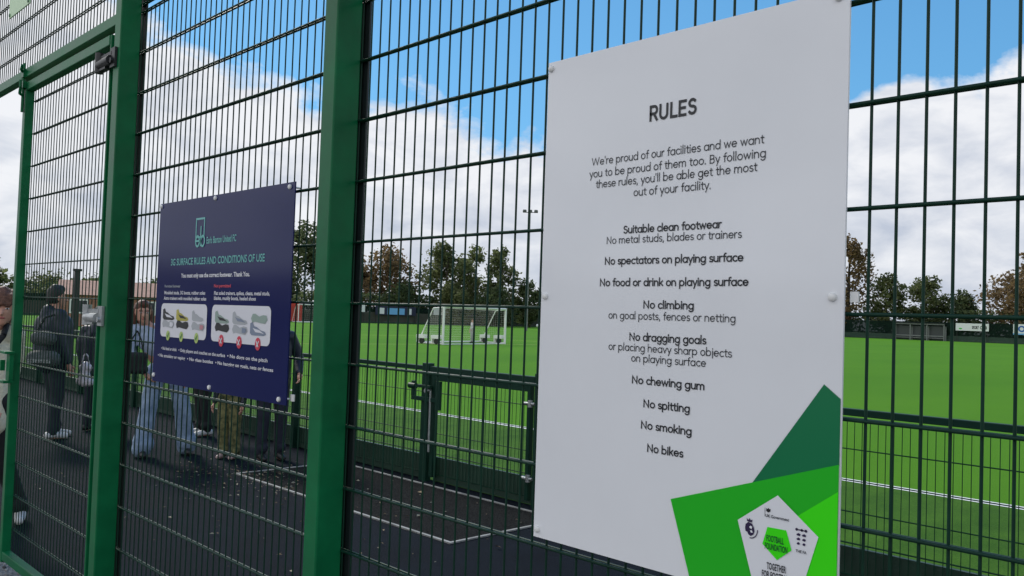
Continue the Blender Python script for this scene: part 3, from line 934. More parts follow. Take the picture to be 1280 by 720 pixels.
# ------------------------------------------------------------------ goals
WG = mat('white goal frame', (0.80, 0.80, 0.78), 0.4)
NETM = mat('goal netting', (0.62, 0.63, 0.60), 0.8)
def goal(x, y0, y1, h, depth, label, cat, wheels=True, name='goal', step=0.12, group=None, rz=0.0, pr=0.055):
    g = thing(name, (x, (y0 + y1) / 2, 0), label, cat, rz, group)
    a, c = y0 - (y0 + y1) / 2, y1 - (y0 + y1) / 2
    for yy in (a, c):
        b = MB()
        b.cyl((0, yy, 0), (0, yy, h), pr, n=12)
        b.build('post', WG, g)
    b = MB()
    b.cyl((0, a, h), (0, c, h), pr, n=12)
    b.build('crossbar', WG, g)
    b = MB()
    for yy in (a, c):
        b.cyl((-.05, yy, h - .05), (-.75, yy, h - .12), 0.03, n=8)
        b.cyl((-.75, yy, h - .12), (-depth, yy, 0.10), 0.03, n=8)
        b.cyl((0, yy, 0.06), (-depth, yy, 0.06), 0.045, n=8)
    b.cyl((-depth, a, 0.08), (-depth, c, 0.08), 0.05, n=8)
    b.cyl((0, a, .03), (0, c, .03), 0.03, n=8)
    b.build('rear_frame', WG, g)
    b = MB()
    n = int((c - a) / step)
    prof = [(-.04, h - .02), (-.75, h - .12), (-depth, .12)]
    for i in range(n + 1):
        yy = a + (c - a) * i / n
        for p, q in zip(prof[:-1], prof[1:]):
            b.cyl((p[0], yy, p[1]), (q[0], yy, q[1]), 0.003, n=3, caps=False)
    m = int(h / step) + 4
    for i in range(m + 1):
        t = i / m * 2
        p, q = (prof[0], prof[1]) if t < .7 else (prof[1], prof[2])
        u = t / .7 if t < .7 else (t - .7) / 1.3
        xx, zz = p[0] + (q[0] - p[0]) * u, p[1] + (q[1] - p[1]) * u
        b.cyl((xx, a, zz), (xx, c, zz), 0.003, n=3, caps=False)
    for yy in (a, c):
        for i in range(1, 12):
            t = i / 12
            xx = -depth * t
            zt = h - .05 if xx > -.75 else (h - .12) - (h - .24) * ((-xx - .75) / (depth - .75))
            b.cyl((xx, yy, .08), (xx, yy, zt), 0.003, n=3, caps=False)
        for i in range(1, int(h / step)):
            zz = i * step
            xm = -.75 - (depth - .75) * (1 - (zz - .12) / (h - .24))
            b.cyl((0, yy, zz), (max(-depth, xm), yy, zz), 0.003, n=3, caps=False)
    b.build('net', NETM, g)
    if wheels:
        for yy in (a, c):
            for xx in (-0.45, -depth + 0.25):
                b = MB()
                b.box(xx - .28, xx + .28, yy - .16, yy + .16, .32, .52)
                b.box(xx - .28, xx - .2, yy - .14, yy + .14, .1, .32)
                wo_ = b.build('wheel_carriage', WG, g)
                b = MB()
                b.cyl((xx + .02, yy - .06, .17), (xx + .02, yy + .06, .17), .16, n=18, smooth=False)
                b.build('wheel', BLACKM, wo_)
    return g
goal(-37.45, 30.75, 36.85, 2.13, 1.75, 'white football goal on wheels standing on the turf, its net hanging behind', 'football goal', rz=R(12), pr=0.07)
goal(-104, 61.5, 66.5, 2.44, 1.6, 'small distant white goal in front of the red container', 'football goal', wheels=False, step=0.3)

# ------------------------------------------------------------------ far fences, hoardings and dugout
NETD = mat('windbreak netting', (0.060, 0.062, 0.048), 0.9, vary=0.25, scale=0.4, trans=0.12)
FD = mat('far dark green mesh', (0.007, 0.020, 0.014), 0.8, spec=.1, vary=0.25, scale=0.5, trans=0.25)
def far_fence(p, q, label, hb, ht, wm=None):
    p, q = Vector(p), Vector(q)
    d = (q - p)
    ln = d.length
    ang = math.atan2(d.y, d.x)
    f = thing('far_fence', p, label, 'fence', ang)
    n = int(ln / 6)
    for k in range(n + 1):
        b = MB()
        x = ln * k / n
        b.box(x - .06, x + .06, .02, .14, 0, ht + .1)
        b.build('post', GREEND, f)
    b = MB()
    b.box(0, ln, -.02, .01, 0.0, 0.28)
    b.build('kick_board', GREEND, f)
    b = MB()
    b.box(0, ln, -.005, .005, 0.29, hb)
    b.build('windbreak', wm or NETD, f)
    b = MB()
    b.box(0, ln, -.005, .005, hb + .01, ht)
    b.build('mesh_panel', FD, f)
    return f
far_fence((ENDX, 8, 0), (ENDX, FARY - 1, 0), 'long distant fence with brownish netting behind the goals', 1.75, 2.6)
far_fence((ENDX + 1, FARY, 0), (55, FARY, 0), 'long distant dark fence behind the open turf on the far side', 1.0, 3.4, GREEND)

def hoarding(x, y, w, z0, z1, rz, m, label, bits=()):
    h = thing('hoarding', (x, y, 0), label, 'hoarding', rz, 'hoardings on the distant fences')
    b = MB()
    b.box(-w / 2, w / 2, -.06, -.02, z0, z1)
    b.build('board', m, h)
    for s in (-w / 2 + .2, w / 2 - .2):
        b = MB()
        b.box(s - .04, s + .04, -.02, .04, 0, z1)
        b.build('bracket', BLACKM, h)
    return h
def bit(h, x0, x1, z0, z1, m, lay=1, name='printed_shape'):
    b = MB()
    y = -.06 - .012 * lay
    b.add([(x0, y, z0), (x1, y, z0), (x1, y, z1), (x0, y, z1)], [(0, 1, 2, 3)])
    return b.build(name, m, h, recalc=False)
NAVB = mat('navy hoarding', (0.008, 0.012, 0.045), 0.5)
SKYB = mat('sky blue hoarding', (0.16, 0.42, 0.72), 0.5)
WHB = mat('white hoarding', (0.75, 0.76, 0.76), 0.5)
EX = ENDX + 0.35
h = hoarding(EX, 83.5, 8.0, 1.35, 2.75, R(90), NAVB, 'navy hoarding with sky blue middle and white ends, left of the goal')
bit(h, -1.7, 1.7, 1.45, 2.45, SKYB)
bit(h, -3.2, -2.3, 1.5, 2.45, WHB)
bit(h, 2.3, 3.1, 1.5, 2.45, WHB)
h = hoarding(EX, 93.5, 4.6, 1.6, 2.8, R(90), WHB, 'plain white hoarding on the fence behind the left end of the goal')
h = hoarding(EX, 77.2, 0.7, 1.7, 3.0, R(90), WHB, 'narrow white upright board on the fence left of the navy hoarding')
h = hoarding(-52.3, FARY - .3, 5.4, 2.0, 3.3, 0, WHB, 'white hoarding with dark lettering right of the dugout')
put_text('SPORT', 0.0, 1.1, 2.35, -0.09, ink, h, 0.03, cap=0.55)
put_text('CLUB', 1.3, 2.4, 2.35, -0.09, ink, h, 0.03, cap=0.55)
b = MB()
b.add([(x, -.075, z) for x, z in disc(-1.9, 2.35, .3, .12, 10)], [tuple(range(10))])
b.build('printed_shape', G2, h, recalc=False)
h = hoarding(-43.6, FARY - .3, 4.4, 1.6, 3.4, 0, WHB, 'white hoarding with a blue ring at the right edge')
bit(h, -2.2, 2.2, 1.6, 1.85, SKYB)
b = MB()
o_, i_ = disc(-.9, 2.6, .55, .55, 18), disc(-.9, 2.6, .3, .3, 18)
b.add([(x, -.08, z) for x, z in o_] + [(x, -.08, z) for x, z in i_], [(k, (k + 1) % 18, 18 + (k + 1) % 18, 18 + k) for k in range(18)])
b.build('printed_shape', mat('blue print', (0.03, 0.12, 0.42), 0.5), h, recalc=False)

dg = thing('dugout', (-61.0, FARY - 1.4, 0), 'long low dugout shelter with a dark frame and clear panels on the far side', 'dugout')
b = MB()
DW = 4.4
for x in (-DW, -DW / 3, DW / 3, DW):
    b.box(x - .09, x + .09, -.05, .05, 0.9 - .9, 3.0)
    b.box(x - .09, x + .09, .85, .95, 0, 2.6)
b.box(-DW - .1, DW + .1, -.15, .05, 2.85, 3.05)
b.box(-DW - .1, DW + .1, -.06, .05, 0.75, 0.92)
b.build('frame', mat('grey dugout frame', (0.16, 0.17, 0.17), 0.5, vary=.2), dg)
b = MB()
b.add([(-DW - .2, -.3, 3.07), (DW + .2, -.3, 3.07), (DW + .2, 1.0, 2.7), (-DW - .2, 1.0, 2.7), (-DW - .2, -.3, 3.15), (DW + .2, -.3, 3.15), (DW + .2, 1.0, 2.78), (-DW - .2, 1.0, 2.78)],
      [(0, 1, 2, 3), (4, 5, 6, 7), (0, 1, 5, 4), (1, 2, 6, 5), (2, 3, 7, 6), (3, 0, 4, 7)])
b.build('roof', BLACKM, dg)
b = MB()
b.box(-DW, DW, .96, 1.0, 0.3, 2.6)
b.build('back_panel', mat('smoky panel', (0.05, 0.055, 0.06), 0.25), dg)
b = MB()
b.box(-DW + .2, DW - .2, .45, .8, .42, .48)
b.build('bench', mat('pale bench', (0.35, 0.35, 0.33), 0.6), dg)

cn = thing('storage_container', (-107.5, 62.2, 0), 'red steel storage container with a pale door end by the far fence', 'container')
b = MB()
b.box(-1.2, 1.2, -3.0, 1.2, .12, 2.6)
for k in range(26):
    y = -2.9 + k * .16
    b.box(1.2, 1.23, y, y + .08, .25, 2.5)
b.build('body', mat('red container paint', (0.50, 0.045, 0.03), 0.5, vary=.15, scale=1), cn)
b = MB()
b.box(-1.15, 1.15, -3.05, -3.001, .2, 2.5)
b.build('door', mat('pale pink door', (0.62, 0.42, 0.38), 0.5), cn)

# floodlight
fl = thing('floodlight', (-76.96, 78.08, 0), 'slim floodlight mast with a row of lamps rising behind the goal', 'floodlight', R(44.6))
b = MB()
b.cyl((0, 0, 0), (0, 0, 15.0), .12, .06, n=10)
b.build('mast', mat('grey mast', (0.20, 0.21, 0.21), .5, .3), fl)
b = MB()
b.box(-.95, .95, -.04, .04, 14.98, 15.06)
cb = b.build('crossarm', BLACKM, fl)
for x in (-.72, 0, .72):
    b = MB()
    b.box(x - .24, x + .24, -.3, .22, 15.06, 15.24)
    b.box(x - .2, x + .2, -.26, .18, 15.24, 15.34)
    b.build('lamp', mat('lamp housing', (0.10, 0.105, 0.11), .5), fl)

# low brick building and lamp column beyond the path on the left
BR = mat('orange brick', (0.30, 0.145, 0.10), 0.85, vary=.25, scale=2.5)
bb = thing('brick_building', (-63.4, 23.6, 0), 'low orange brick building far beyond the path on the left', 'building', R(70))
b = MB()
b.box(-4.2, 4.6, 0, 7, 0, 2.2)
b.build('wall', BR, bb)
b = MB()
b.add([(-4.5, -.3, 2.2), (4.9, -.3, 2.2), (4.9, 7.3, 2.2), (-4.5, 7.3, 2.2), (-4.5, 3.5, 3.3), (4.9, 3.5, 3.3)],
      [(0, 1, 5, 4), (2, 3, 4, 5), (0, 4, 3), (1, 2, 5), (0, 3, 2, 1)])
b.build('roof', mat('clay tile roof', (0.34, 0.19, 0.14), 0.85, vary=.2, scale=3), bb)
for x in (-3, -.8, 1.4, 3.4):
    b = MB()
    b.box(x - .6, x + .6, -.03, .03, .9, 1.9)
    w_ = b.build('window', WHB, bb)
    b = MB()
    b.box(x - .5, x + .5, -.045, -.032, 1.0, 1.8)
    b.build('pane', mat('dark glass', (0.02, 0.025, 0.03), .08), w_)
lc = thing('lamp_column', (-42.6, 13.6, 0), 'short dark lamp column beyond the path, seen through the gate', 'lamp post')
b = MB()
b.cyl((0, 0, 0), (0, 0, 3.1), .16, .13, n=12)
b.build('column', BLACKM, lc)
b = MB()
b.cyl((0, 0, 3.1), (0, 0, 3.2), .2, n=12)
b.build('lamp_head', BLACKM, lc)

# ------------------------------------------------------------------ trees
def leaf_mat(name, a, c, warm=None):
    m = bpy.data.materials.new(name)
    m.use_nodes = True
    t = m.node_tree
    bs = t.nodes['Principled BSDF']
    bs.inputs['Roughness'].default_value = 0.7
    bs.inputs['Specular IOR Level'].default_value = 0.25
    tcn = t.nodes.new('ShaderNodeTexCoord')
    n = t.nodes.new('ShaderNodeTexNoise')
    n.inputs['Scale'].default_value = 0.55
    n.inputs['Detail'].default_value = 6
    n.inputs['Roughness'].default_value = 0.75
    t.links.new(tcn.outputs['Object'], n.inputs[0])
    rp = t.nodes.new('ShaderNodeValToRGB')
    rp.color_ramp.elements[0].position = 0.35
    rp.color_ramp.elements[1].position = 0.62
    rp.color_ramp.elements[0].color = (*a, 1)
    rp.color_ramp.elements[1].color = (*c, 1)
    if warm:
        q = rp.color_ramp.elements.new(0.72)
        q.color = (*warm, 1)
    t.links.new(n.outputs[0], rp.inputs[0])
    t.links.new(rp.outputs[0], bs.inputs['Base Color'])
    tl = t.nodes.new('ShaderNodeBsdfTranslucent')
    t.links.new(rp.outputs[0], tl.inputs[0])
    mx = t.nodes.new('ShaderNodeMixShader')
    mx.inputs[0].default_value = 0.48
    out = t.nodes['Material Output']
    t.links.new(bs.outputs[0], mx.inputs[1])
    t.links.new(tl.outputs[0], mx.inputs[2])
    t.links.new(mx.outputs[0], out.inputs[0])
    return m
LEAF = {
    'dark': leaf_mat('dark leaves', (0.036, 0.062, 0.026), (0.135, 0.165, 0.066)),
    'mid': leaf_mat('mid green leaves', (0.050, 0.078, 0.028), (0.205, 0.220, 0.090), (0.30, 0.26, 0.12)),
    'brown': leaf_mat('autumn leaves', (0.085, 0.062, 0.030), (0.270, 0.180, 0.085), (0.36, 0.21, 0.10)),
    'pale': leaf_mat('pale green leaves', (0.075, 0.105, 0.035), (0.230, 0.255, 0.100), (0.32, 0.29, 0.13)),
}
BARK = mat('bark', (0.045, 0.036, 0.026), 0.9, vary=.3, scale=4)
def tree(x, y, h, w, kind, label, seed, dens=1.0, low=0.14, name='tree', lobes=11, group='trees beyond the distant fences'):
    rg = random.Random(seed)
    t = thing(name, (x, y, 0), label, 'tree', rg.uniform(0, 6), group)
    b = MB()
    top = h * 0.8
    b.cyl((0, 0, 0), (0, 0, h * .3), .03 * h, .022 * h, n=8)
    b.cyl((0, 0, h * .3), (rg.uniform(-.04, .04) * w, rg.uniform(-.04, .04) * w, top), .022 * h, .005 * h, n=7)
    lob = []
    for i in range(lobes):
        u = low + (0.93 - low) * (i + .5) / lobes
        a = rg.uniform(0, 6.28)
        env = math.sin(math.pi * min(1, (u - low * .5) / (1 - low * .5)) ** 0.85) ** .7
        rad = w * .5 * env * rg.uniform(.35, .75)
        c = Vector((rad * math.cos(a), rad * math.sin(a), h * u))
        r = w * rg.uniform(.16, .27) * (0.6 + .5 * env)
        lob.append((c, r))
        st = Vector((0, 0, max(h * .15, c.z - h * .15)))
        b.cyl(st, c, .009 * h, .003 * h, n=5)
        for k in range(3):
            d = Vector((rg.gauss(0, 1), rg.gauss(0, 1), rg.gauss(.4, 1))).normalized()
            b.cyl(c - (c - st) * .3, c + d * r * 1.05, .004 * h, .001 * h, n=4)
    b.build('trunk', BARK, t, recalc=False)
    b = MB()
    n = int(5400 * dens)
    off = Vector((seed * 3.7, seed * 1.3, 0))
    k = 0
    tries = 0
    while k < n and tries < n * 6:
        tries += 1
        c, r = rg.choice(lob)
        d = Vector((rg.gauss(0, 1), rg.gauss(0, 1), rg.gauss(0, 1))).normalized()
        p = c + d * r * (rg.random() ** .45) * rg.uniform(.8, 1.25)
        if noise.noise(p * (2.6 / w * 3) + off) < -0.16 or p.z < h * .04:
            continue
        s = rg.uniform(.17, .40) * (h / 12) ** .3
        u = Vector((rg.gauss(0, 1), rg.gauss(0, 1), rg.gauss(0, .7))).normalized()
        v = u.cross(Vector((rg.gauss(0, 1), rg.gauss(0, 1), rg.gauss(0, 1)))).normalized()
        b.add([p - u * s, p + v * s * .6, p + u * s, p - v * s * .6], [(0, 1, 2, 3)])
        k += 1
    b.build('crown', LEAF[kind], t, recalc=False)
    return t
def azd(a, d):
    return d * math.sin(R(a)), d * math.cos(R(a))
TREES = [
    # azimuth, distance, height, width, kind, density, lobes, label
    (-59.8, 150, 16.0, 15, 'dark', 1.2, 13, 'tall dark green tree between the navy sign and the post'),
    (-56.6, 150, 11.0, 9, 'dark', 0.9, 10, 'dark rounded tree just right of the second post'),
    (-54.2, 149, 12.2, 14, 'brown', 1.2, 12, 'broad russet autumn tree above the navy hoarding'),
    (-50.0, 150, 14.2, 12, 'mid', 1.0, 12, 'tall olive tree behind the left end of the wheeled goal'),
    (-48.4, 152, 14.0, 8, 'pale', 0.55, 9, 'sparse pale tree above the middle of the wheeled goal'),
    (-46.3, 150, 14.2, 8, 'mid', 0.6, 9, 'thin ragged tree beside the floodlight mast'),
    (-44.4, 151, 8.0, 7, 'dark', 0.8, 8, 'short dark tree right of the floodlight mast'),
    (-52.4, 146, 6.5, 9, 'dark', 0.9, 8, 'low dark tree filling the gap below the russet tree'),
    (-49.4, 146, 6.2, 9, 'mid', 0.9, 8, 'low bushy tree behind the net of the wheeled goal'),
    (-46.6, 146, 6.0, 9, 'dark', 0.9, 8, 'low dark bushy tree below the thin ragged tree'),
    (-24.4, 184, 20.5, 11, 'brown', 0.75, 11, 'tall thin brown tree at the right edge of the white board'),
    (-22.2, 182, 12.5, 9, 'mid', 0.8, 9, 'olive tree left of the dugout roof'),
    (-20.2, 182, 12.0, 10, 'mid', 0.9, 10, 'ragged tree directly above the dugout'),
    (-18.5, 184, 8.8, 9, 'dark', 0.9, 8, 'low dark tree above the white lettered hoarding'),
    (-15.2, 180, 16.5, 15, 'brown', 1.2, 13, 'domed brown tree at the right edge of the view'),
    (-77.6, 120, 6.4, 9, 'pale', 1.1, 10, 'yellow green tree behind the woman at the left edge'),
    (-73.6, 165, 5.4, 12, 'mid', 0.8, 9, 'low distant tree behind the latch side of the gate'),
    (-70.2, 165, 5.0, 12, 'mid', 0.8, 9, 'low distant tree behind the hinge side of the gate'),
    (-66.5, 160, 5.0, 12, 'pale', 0.8, 9, 'low distant tree beyond the post and the navy sign'),
    (-63.0, 158, 9.0, 11, 'dark', 0.8, 9, 'dark distant tree behind the navy sign'),
    (-41.5, 152, 12, 11, 'mid', 0.8, 10, 'olive tree hidden behind the white board, left part'),
    (-37.5, 170, 13, 12, 'dark', 0.8, 10, 'dark tree behind the white board, near its middle'),
    (-33.0, 190, 15, 13, 'mid', 0.8, 10, 'olive tree behind the white board, right of its middle'),
    (-28.5, 186, 16, 12, 'brown', 0.8, 10, 'brown tree behind the white board, right part'),
    (-10.0, 176, 13, 13, 'mid', 0.8, 10, 'olive tree out beyond the right edge of the view'),
]
for i, (a, d, h_, w_, kd, dn, lo, lab) in enumerate(TREES):
    x, y = azd(a, d)
    tree(x, y, h_, w_, kd, lab, 11 + i, dn, lobes=lo)
# hedge lines that read as one mass behind the fences
def hedge(p, q, h, th, kind, label, seed):
    rg = random.Random(seed)
    p, q = Vector(p), Vector(q)
    b = MB()
    n = int((q - p).length * 70)
    nr = Vector((-(q - p).y, (q - p).x, 0)).normalized()
    for i in range(n):
        u = rg.random()
        c = p.lerp(q, u)
        hh = h * (1 + .45 * noise.noise(Vector((u * (q - p).length * .12, seed, 0))))
        c = c + nr * rg.uniform(-th, th) + Vector((0, 0, rg.random() ** .7 * hh))
        s = rg.uniform(.18, .42)
        uu = Vector((rg.gauss(0, 1), rg.gauss(0, 1), rg.gauss(0, .7))).normalized()
        v = uu.cross(Vector((rg.gauss(0, 1), rg.gauss(0, 1), rg.gauss(0, 1)))).normalized()
        b.add([c - uu * s, c + v * s * .7, c + uu * s, c - v * s * .7], [(0, 1, 2, 3)])
    o = b.build('hedge', LEAF[kind], recalc=False)
    tag(o, label, 'hedge', kind='stuff')
hedge((ENDX - 3, 20, 0), (ENDX - 3, FARY, 0), 4.6, 1.2, 'dark', 'dark continuous hedge behind the end fence', 3)
hedge((ENDX - 2, FARY + 4, 0), (-20, FARY + 4, 0), 5.6, 1.2, 'dark', 'dark continuous hedge behind the far side fence', 9)
hedge((-70, -12, 0), (-20, -52, 0), 4.2, 1.4, 'brown', 'unseen russet hedge added behind the photographer to reflect in the navy sign', 21)  # out of view, put in for the brown band reflected in the navy sign
hedge((-20, -52, 0), (40, -56, 0), 4.6, 1.4, 'dark', 'unseen dark hedge added behind the photographer to darken the reflections', 23)  # out of view, put in as a dark row for sign reflections
hedge((-120, 24, 0), (-112, 60, 0), 3.2, 1.0, 'pale', 'yellowish hedge beyond the left end of the pitch', 15)

# ------------------------------------------------------------------ people
def capsules(prims, voxel, smooth=4):
    """one continuous skin round tapered capsules (p0, r0, p1, r1)"""
    bm = bmesh.new()
    for pr in prims:
        p0, r0, p1, r1 = pr[:4]
        t = bmesh.new()
        bmesh.ops.create_icosphere(t, subdivisions=2, radius=r0, matrix=Matrix.Translation(Vector(p0)))
        bmesh.ops.create_icosphere(t, subdivisions=2, radius=r1, matrix=Matrix.Translation(Vector(p1)))
        r = bmesh.ops.convex_hull(t, input=t.verts)
        dead = [g for g in set(r['geom_interior']) | set(r['geom_unused']) if isinstance(g, bmesh.types.BMVert)]
        bmesh.ops.delete(t, geom=dead, context='VERTS')
        if len(pr) > 4:          # squash: scale about the first point
            sc, c = Vector(pr[4]), Vector(p0)
            for v in t.verts:
                v.co = c + Vector(((v.co - c)[k] * sc[k] for k in range(3)))
        me = bpy.data.meshes.new('tmp')
        t.to_mesh(me)
        t.free()
        bm.from_mesh(me)
        bpy.data.meshes.remove(me)
    bmesh.ops.recalc_face_normals(bm, faces=bm.faces)
    me = bpy.data.meshes.new('tmp')
    bm.to_mesh(me)
    bm.free()
    o = bpy.data.objects.new('tmp', me)
    COL.objects.link(o)
    rm = o.modifiers.new('r', 'REMESH')
    rm.mode = 'VOXEL'
    rm.voxel_size = voxel
    sm = o.modifiers.new('s', 'SMOOTH')
    sm.factor = 0.5
    sm.iterations = smooth
    dgr = bpy.context.evaluated_depsgraph_get()
    out = bpy.data.meshes.new_from_object(o.evaluated_get(dgr))
    bpy.data.objects.remove(o)
    bpy.data.meshes.remove(me)
    for p in out.polygons:
        p.use_smooth = True
    return out
def mobj(name, me, m, parent):
    me.materials.clear()
    me.materials.append(m)
    o = bpy.data.objects.new(name, me)
    o.name = name
    COL.objects.link(o)
    o.parent = parent
    return o
def lerp(a, b, t):
    return Vector(a).lerp(Vector(b), t)
SKIN = mat('skin', (0.52, 0.27, 0.19), 0.5, vary=.08, scale=20)
def person(loc, yaw, label, J=None, skin=SKIN, top=None, legs=None, shoes=None, hair=None, hairstyle='short', top_hem=0.92, top_w=1.0,
           leg_w=1.0, flare=0.0, scale=1.0, sleeves=True, voxel=0.011, hood=False, category='person', bare=False):
    """figure 1.72 m tall facing -y, left side at +x"""
    j = dict(head=(0, -.01, 1.59), neck=(0, .015, 1.44), chest=(0, .01, 1.26), waist=(0, 0, 1.08), hip=(0, 0, .94),
             shl=(.185, .02, 1.395), shr=(-.185, .02, 1.395), ell=(.235, .03, 1.11), elr=(-.235, .03, 1.11),
             hal=(.245, -.06, .86), har=(-.245, -.06, .86), hil=(.095, 0, .92), hir=(-.095, 0, .92),
             knl=(.10, -.02, .50), knr=(-.10, -.02, .50), anl=(.105, .02, .09), anr=(-.105, .02, .09))
    if J:
        j.update(J)
    V = {k: Vector(v) for k, v in j.items()}
    t = thing('person', loc, label, category, yaw)
    t.scale = (scale,) * 3
    H = V['head']
    body = [
        (H + Vector((0, .012, .035)), .088, H + Vector((0, -.008, -.045)), .066),           # cranium to jaw
        (H + Vector((0, -.045, -.02)), .05, H + Vector((0, -.052, -.088)), .034),             # face
        (H + Vector((0, -.098, -.005)), .008, H + Vector((0, -.112, -.034)), .013),           # nose
        (H + Vector((.083, .015, .005)), .016, H + Vector((.085, .018, -.03)), .012),
        (H + Vector((-.083, .015, .005)), .016, H + Vector((-.085, .018, -.03)), .012),
        (H + Vector((0, .02, -.06)), .055, V['neck'], .058),
        (V['neck'], .06, V['chest'], .115), (V['shl'], .058, V['shr'], .058),
        (V['chest'] + Vector((.06, 0, 0)), .105, V['waist'] + Vector((.045, 0, 0)), .095),
        (V['chest'] - Vector((.06, 0, 0)), .105, V['waist'] - Vector((.045, 0, 0)), .095),
        (V['waist'], .11, V['hip'], .12)]
    for s in 'lr':
        body += [(V['sh' + s], .052, V['el' + s], .040), (V['el' + s], .040, V['ha' + s], .027),
                 (V['hip'], .11, V['hi' + s], .095), (V['hi' + s], .088, V['kn' + s], .058), (V['kn' + s], .056, V['an' + s], .038),
                 (V['an' + s], .042, V['an' + s] + Vector((0, .03, -.05)), .035),
                 (V['an' + s] + Vector((0, .0, -.045)), .038, V['an' + s] + Vector((0, -.14, -.062)), .026)]
        d = (V['ha' + s] - V['el' + s]).normalized()
        body.append((V['ha' + s] + d * .02, .026, V['ha' + s] + d * .075, .031, ))
    me = capsules(body, voxel, 3)
    # fingers: four unequal fingers and a side thumb, rooted in the palm
    fb = bmesh.new()
    fb.from_mesh(me)
    b = MB()
    for s in 'lr':
        sg = 1 if s == 'l' else -1
        d = (V['ha' + s] - V['el' + s]).normalized()
        ax = Vector((0, -1, 0)) - d * d.dot(Vector((0, -1, 0)))
        ax.normalize()                       # thumb side (forwards)
        inn = ax.cross(d) * sg
        inn = inn if inn.x * sg < 0 else -inn
        w = V['ha' + s]
        for k, ln in enumerate((.070, .078, .072, .056)):
            q = w + d * .085 + ax * (.026 - .017 * k)
            m1 = q + d * ln * .5 + inn * .006
            m2 = m1 + d * ln * .42 + inn * .022
            b.cyl(q - d * .02, m1, .0095, .009, n=7)
            b.cyl(m1, m2, .009, .0075, n=7)
            b.sphere(m2, .0078, seg=6, rings=4)
        q = w + d * .035 + ax * .026
        m1 = q + d * .03 + ax * .022
        b.cyl(q - ax * .012, m1, .012, .0105, n=7)
        b.cyl(m1, m1 + d * .034 + ax * .004, .0105, .008, n=7)
    tm = bpy.data.meshes.new('tmp')
    tm.from_pydata(b.v, [], b.f)
    fb.from_mesh(tm)
    bpy.data.meshes.remove(tm)
    fb.to_mesh(me)
    fb.free()
    for p in me.polygons:
        p.use_smooth = True
    mobj('body', me, skin, t)
    # face details
    b = MB()
    for s in (-1, 1):
        b.sphere(H + Vector((.034 * s, -.083, .004)), .0115, 0, 8, 6, (1.25, .55, .55))
        b.sphere(H + Vector((.034 * s, -.0875, .004)), .0062, 1, 8, 6)
    b.build('eyes', [mat('eye white', (.6, .58, .55), .3), mat('iris', (.02, .015, .012), .2)], t, recalc=False)
    b = MB()
    b.sphere(H + Vector((0, -.087, -.062)), .022, 0, 10, 6, (1.15, .45, .32))
    b.build('mouth', mat('lips', (.36, .10, .09), .45), t, recalc=False)
    hm = hair if hair else mat('brown hair', (.05, .026, .014), .55, vary=.35, scale=60)
    for s in (-1, 1):
        b = MB()
        b.cyl(H + Vector((.018 * s, -.089, .024)), H + Vector((.052 * s, -.077, .026)), .0055, .004, n=5)
        b.build('eyebrow', hm, t, recalc=False)
    # hair
    hp = [(H + Vector((0, .022, .052)), .094, H + Vector((0, .035, .0)), .09),
          (H + Vector((0, -.03, .095)), .052, H + Vector((0, .03, .1)), .055)]
    if hairstyle == 'fringe':
        hp += [(H + Vector((.085, .0, .03)), .035, H + Vector((.098, .0, -.07)), .028), (H + Vector((-.085, .0, .03)), .035, H + Vector((-.098, .0, -.07)), .028),
               (H + Vector((0, .06, .0)), .085, H + Vector((0, .07, -.09)), .06)]
        hp += [(H + Vector((.06, .0, .09)), .06, H + Vector((.075, .02, .02)), .05), (H + Vector((-.06, .0, .09)), .06, H + Vector((-.075, .02, .02)), .05), (H + Vector((0, -.01, .12)), .05, H + Vector((.0, .05, .1)), .06)]
        for k in range(7):
            x = -.06 + .02 * k
            hp.append((H + Vector((x * .9, -.06, .095)), .022, H + Vector((x * 1.05, -.088 + abs(x) * .3, .030 + .012 * math.sin(k * 2.3))), .012))
    elif hairstyle == 'long':
        hp += [(H + Vector((.075, .03, .02)), .035, H + Vector((.085, .035, -.17)), .028), (H + Vector((-.075, .03, .02)), .035, H + Vector((-.085, .035, -.17)), .028),
               (H + Vector((0, .06, 0)), .075, H + Vector((0, .075, -.19)), .05)]
    mobj('hair', capsules(hp, .009, 2), hm, t)
    # trousers
    if legs:
        L_ = []
        for s in 'lr':
            L_ += [(V['hip'] + Vector((0, 0, .08)), .13 * leg_w, V['hi' + s], .108 * leg_w), (V['hi' + s], .105 * leg_w, V['kn' + s], .076 * leg_w + flare * .35),
                   (V['kn' + s], .074 * leg_w + flare * .35, V['an' + s] + Vector((0, 0, .0)), .058 * leg_w + flare)]
            k = lerp(V['kn' + s], V['an' + s], .8)
            L_.append((k, .064 * leg_w + flare, k + Vector((.01, -.015, -.03)), .066 * leg_w + flare))
        mobj('trousers', capsules(L_, voxel, 3), legs, t)
    if top:
        hz = top_hem
        hem = Vector((V['hip'].x, V['hip'].y, hz))
        T = [(V['neck'] - Vector((0, 0, .03)), .068, V['chest'], .13), (V['shl'], .073, V['shr'], .073),
             (V['chest'] + Vector((.06, 0, 0)), .125 * top_w, hem + Vector((.055, 0, .1)), .125 * top_w),
             (V['chest'] - Vector((.06, 0, 0)), .125 * top_w, hem + Vector((-.055, 0, .1)), .125 * top_w)]
        for s in 'lr':
            e2 = lerp(V['el' + s], V['ha' + s], .9 if sleeves else .15)
            mid = lerp(V['sh' + s], V['el' + s], .55) + Vector((.012 if s == 'l' else -.012, .01, 0))
            T += [(V['sh' + s], .070, mid, .066), (mid, .064, V['el' + s], .058), (V['el' + s], .059, e2, .044)]
        if hood:
            T += [(V['neck'] + Vector((0, .06, .0)), .075, V['neck'] + Vector((0, .085, -.07)), .07)]
        mobj('coat' if hood else 'jumper', capsules(T, voxel, 3), top, t)
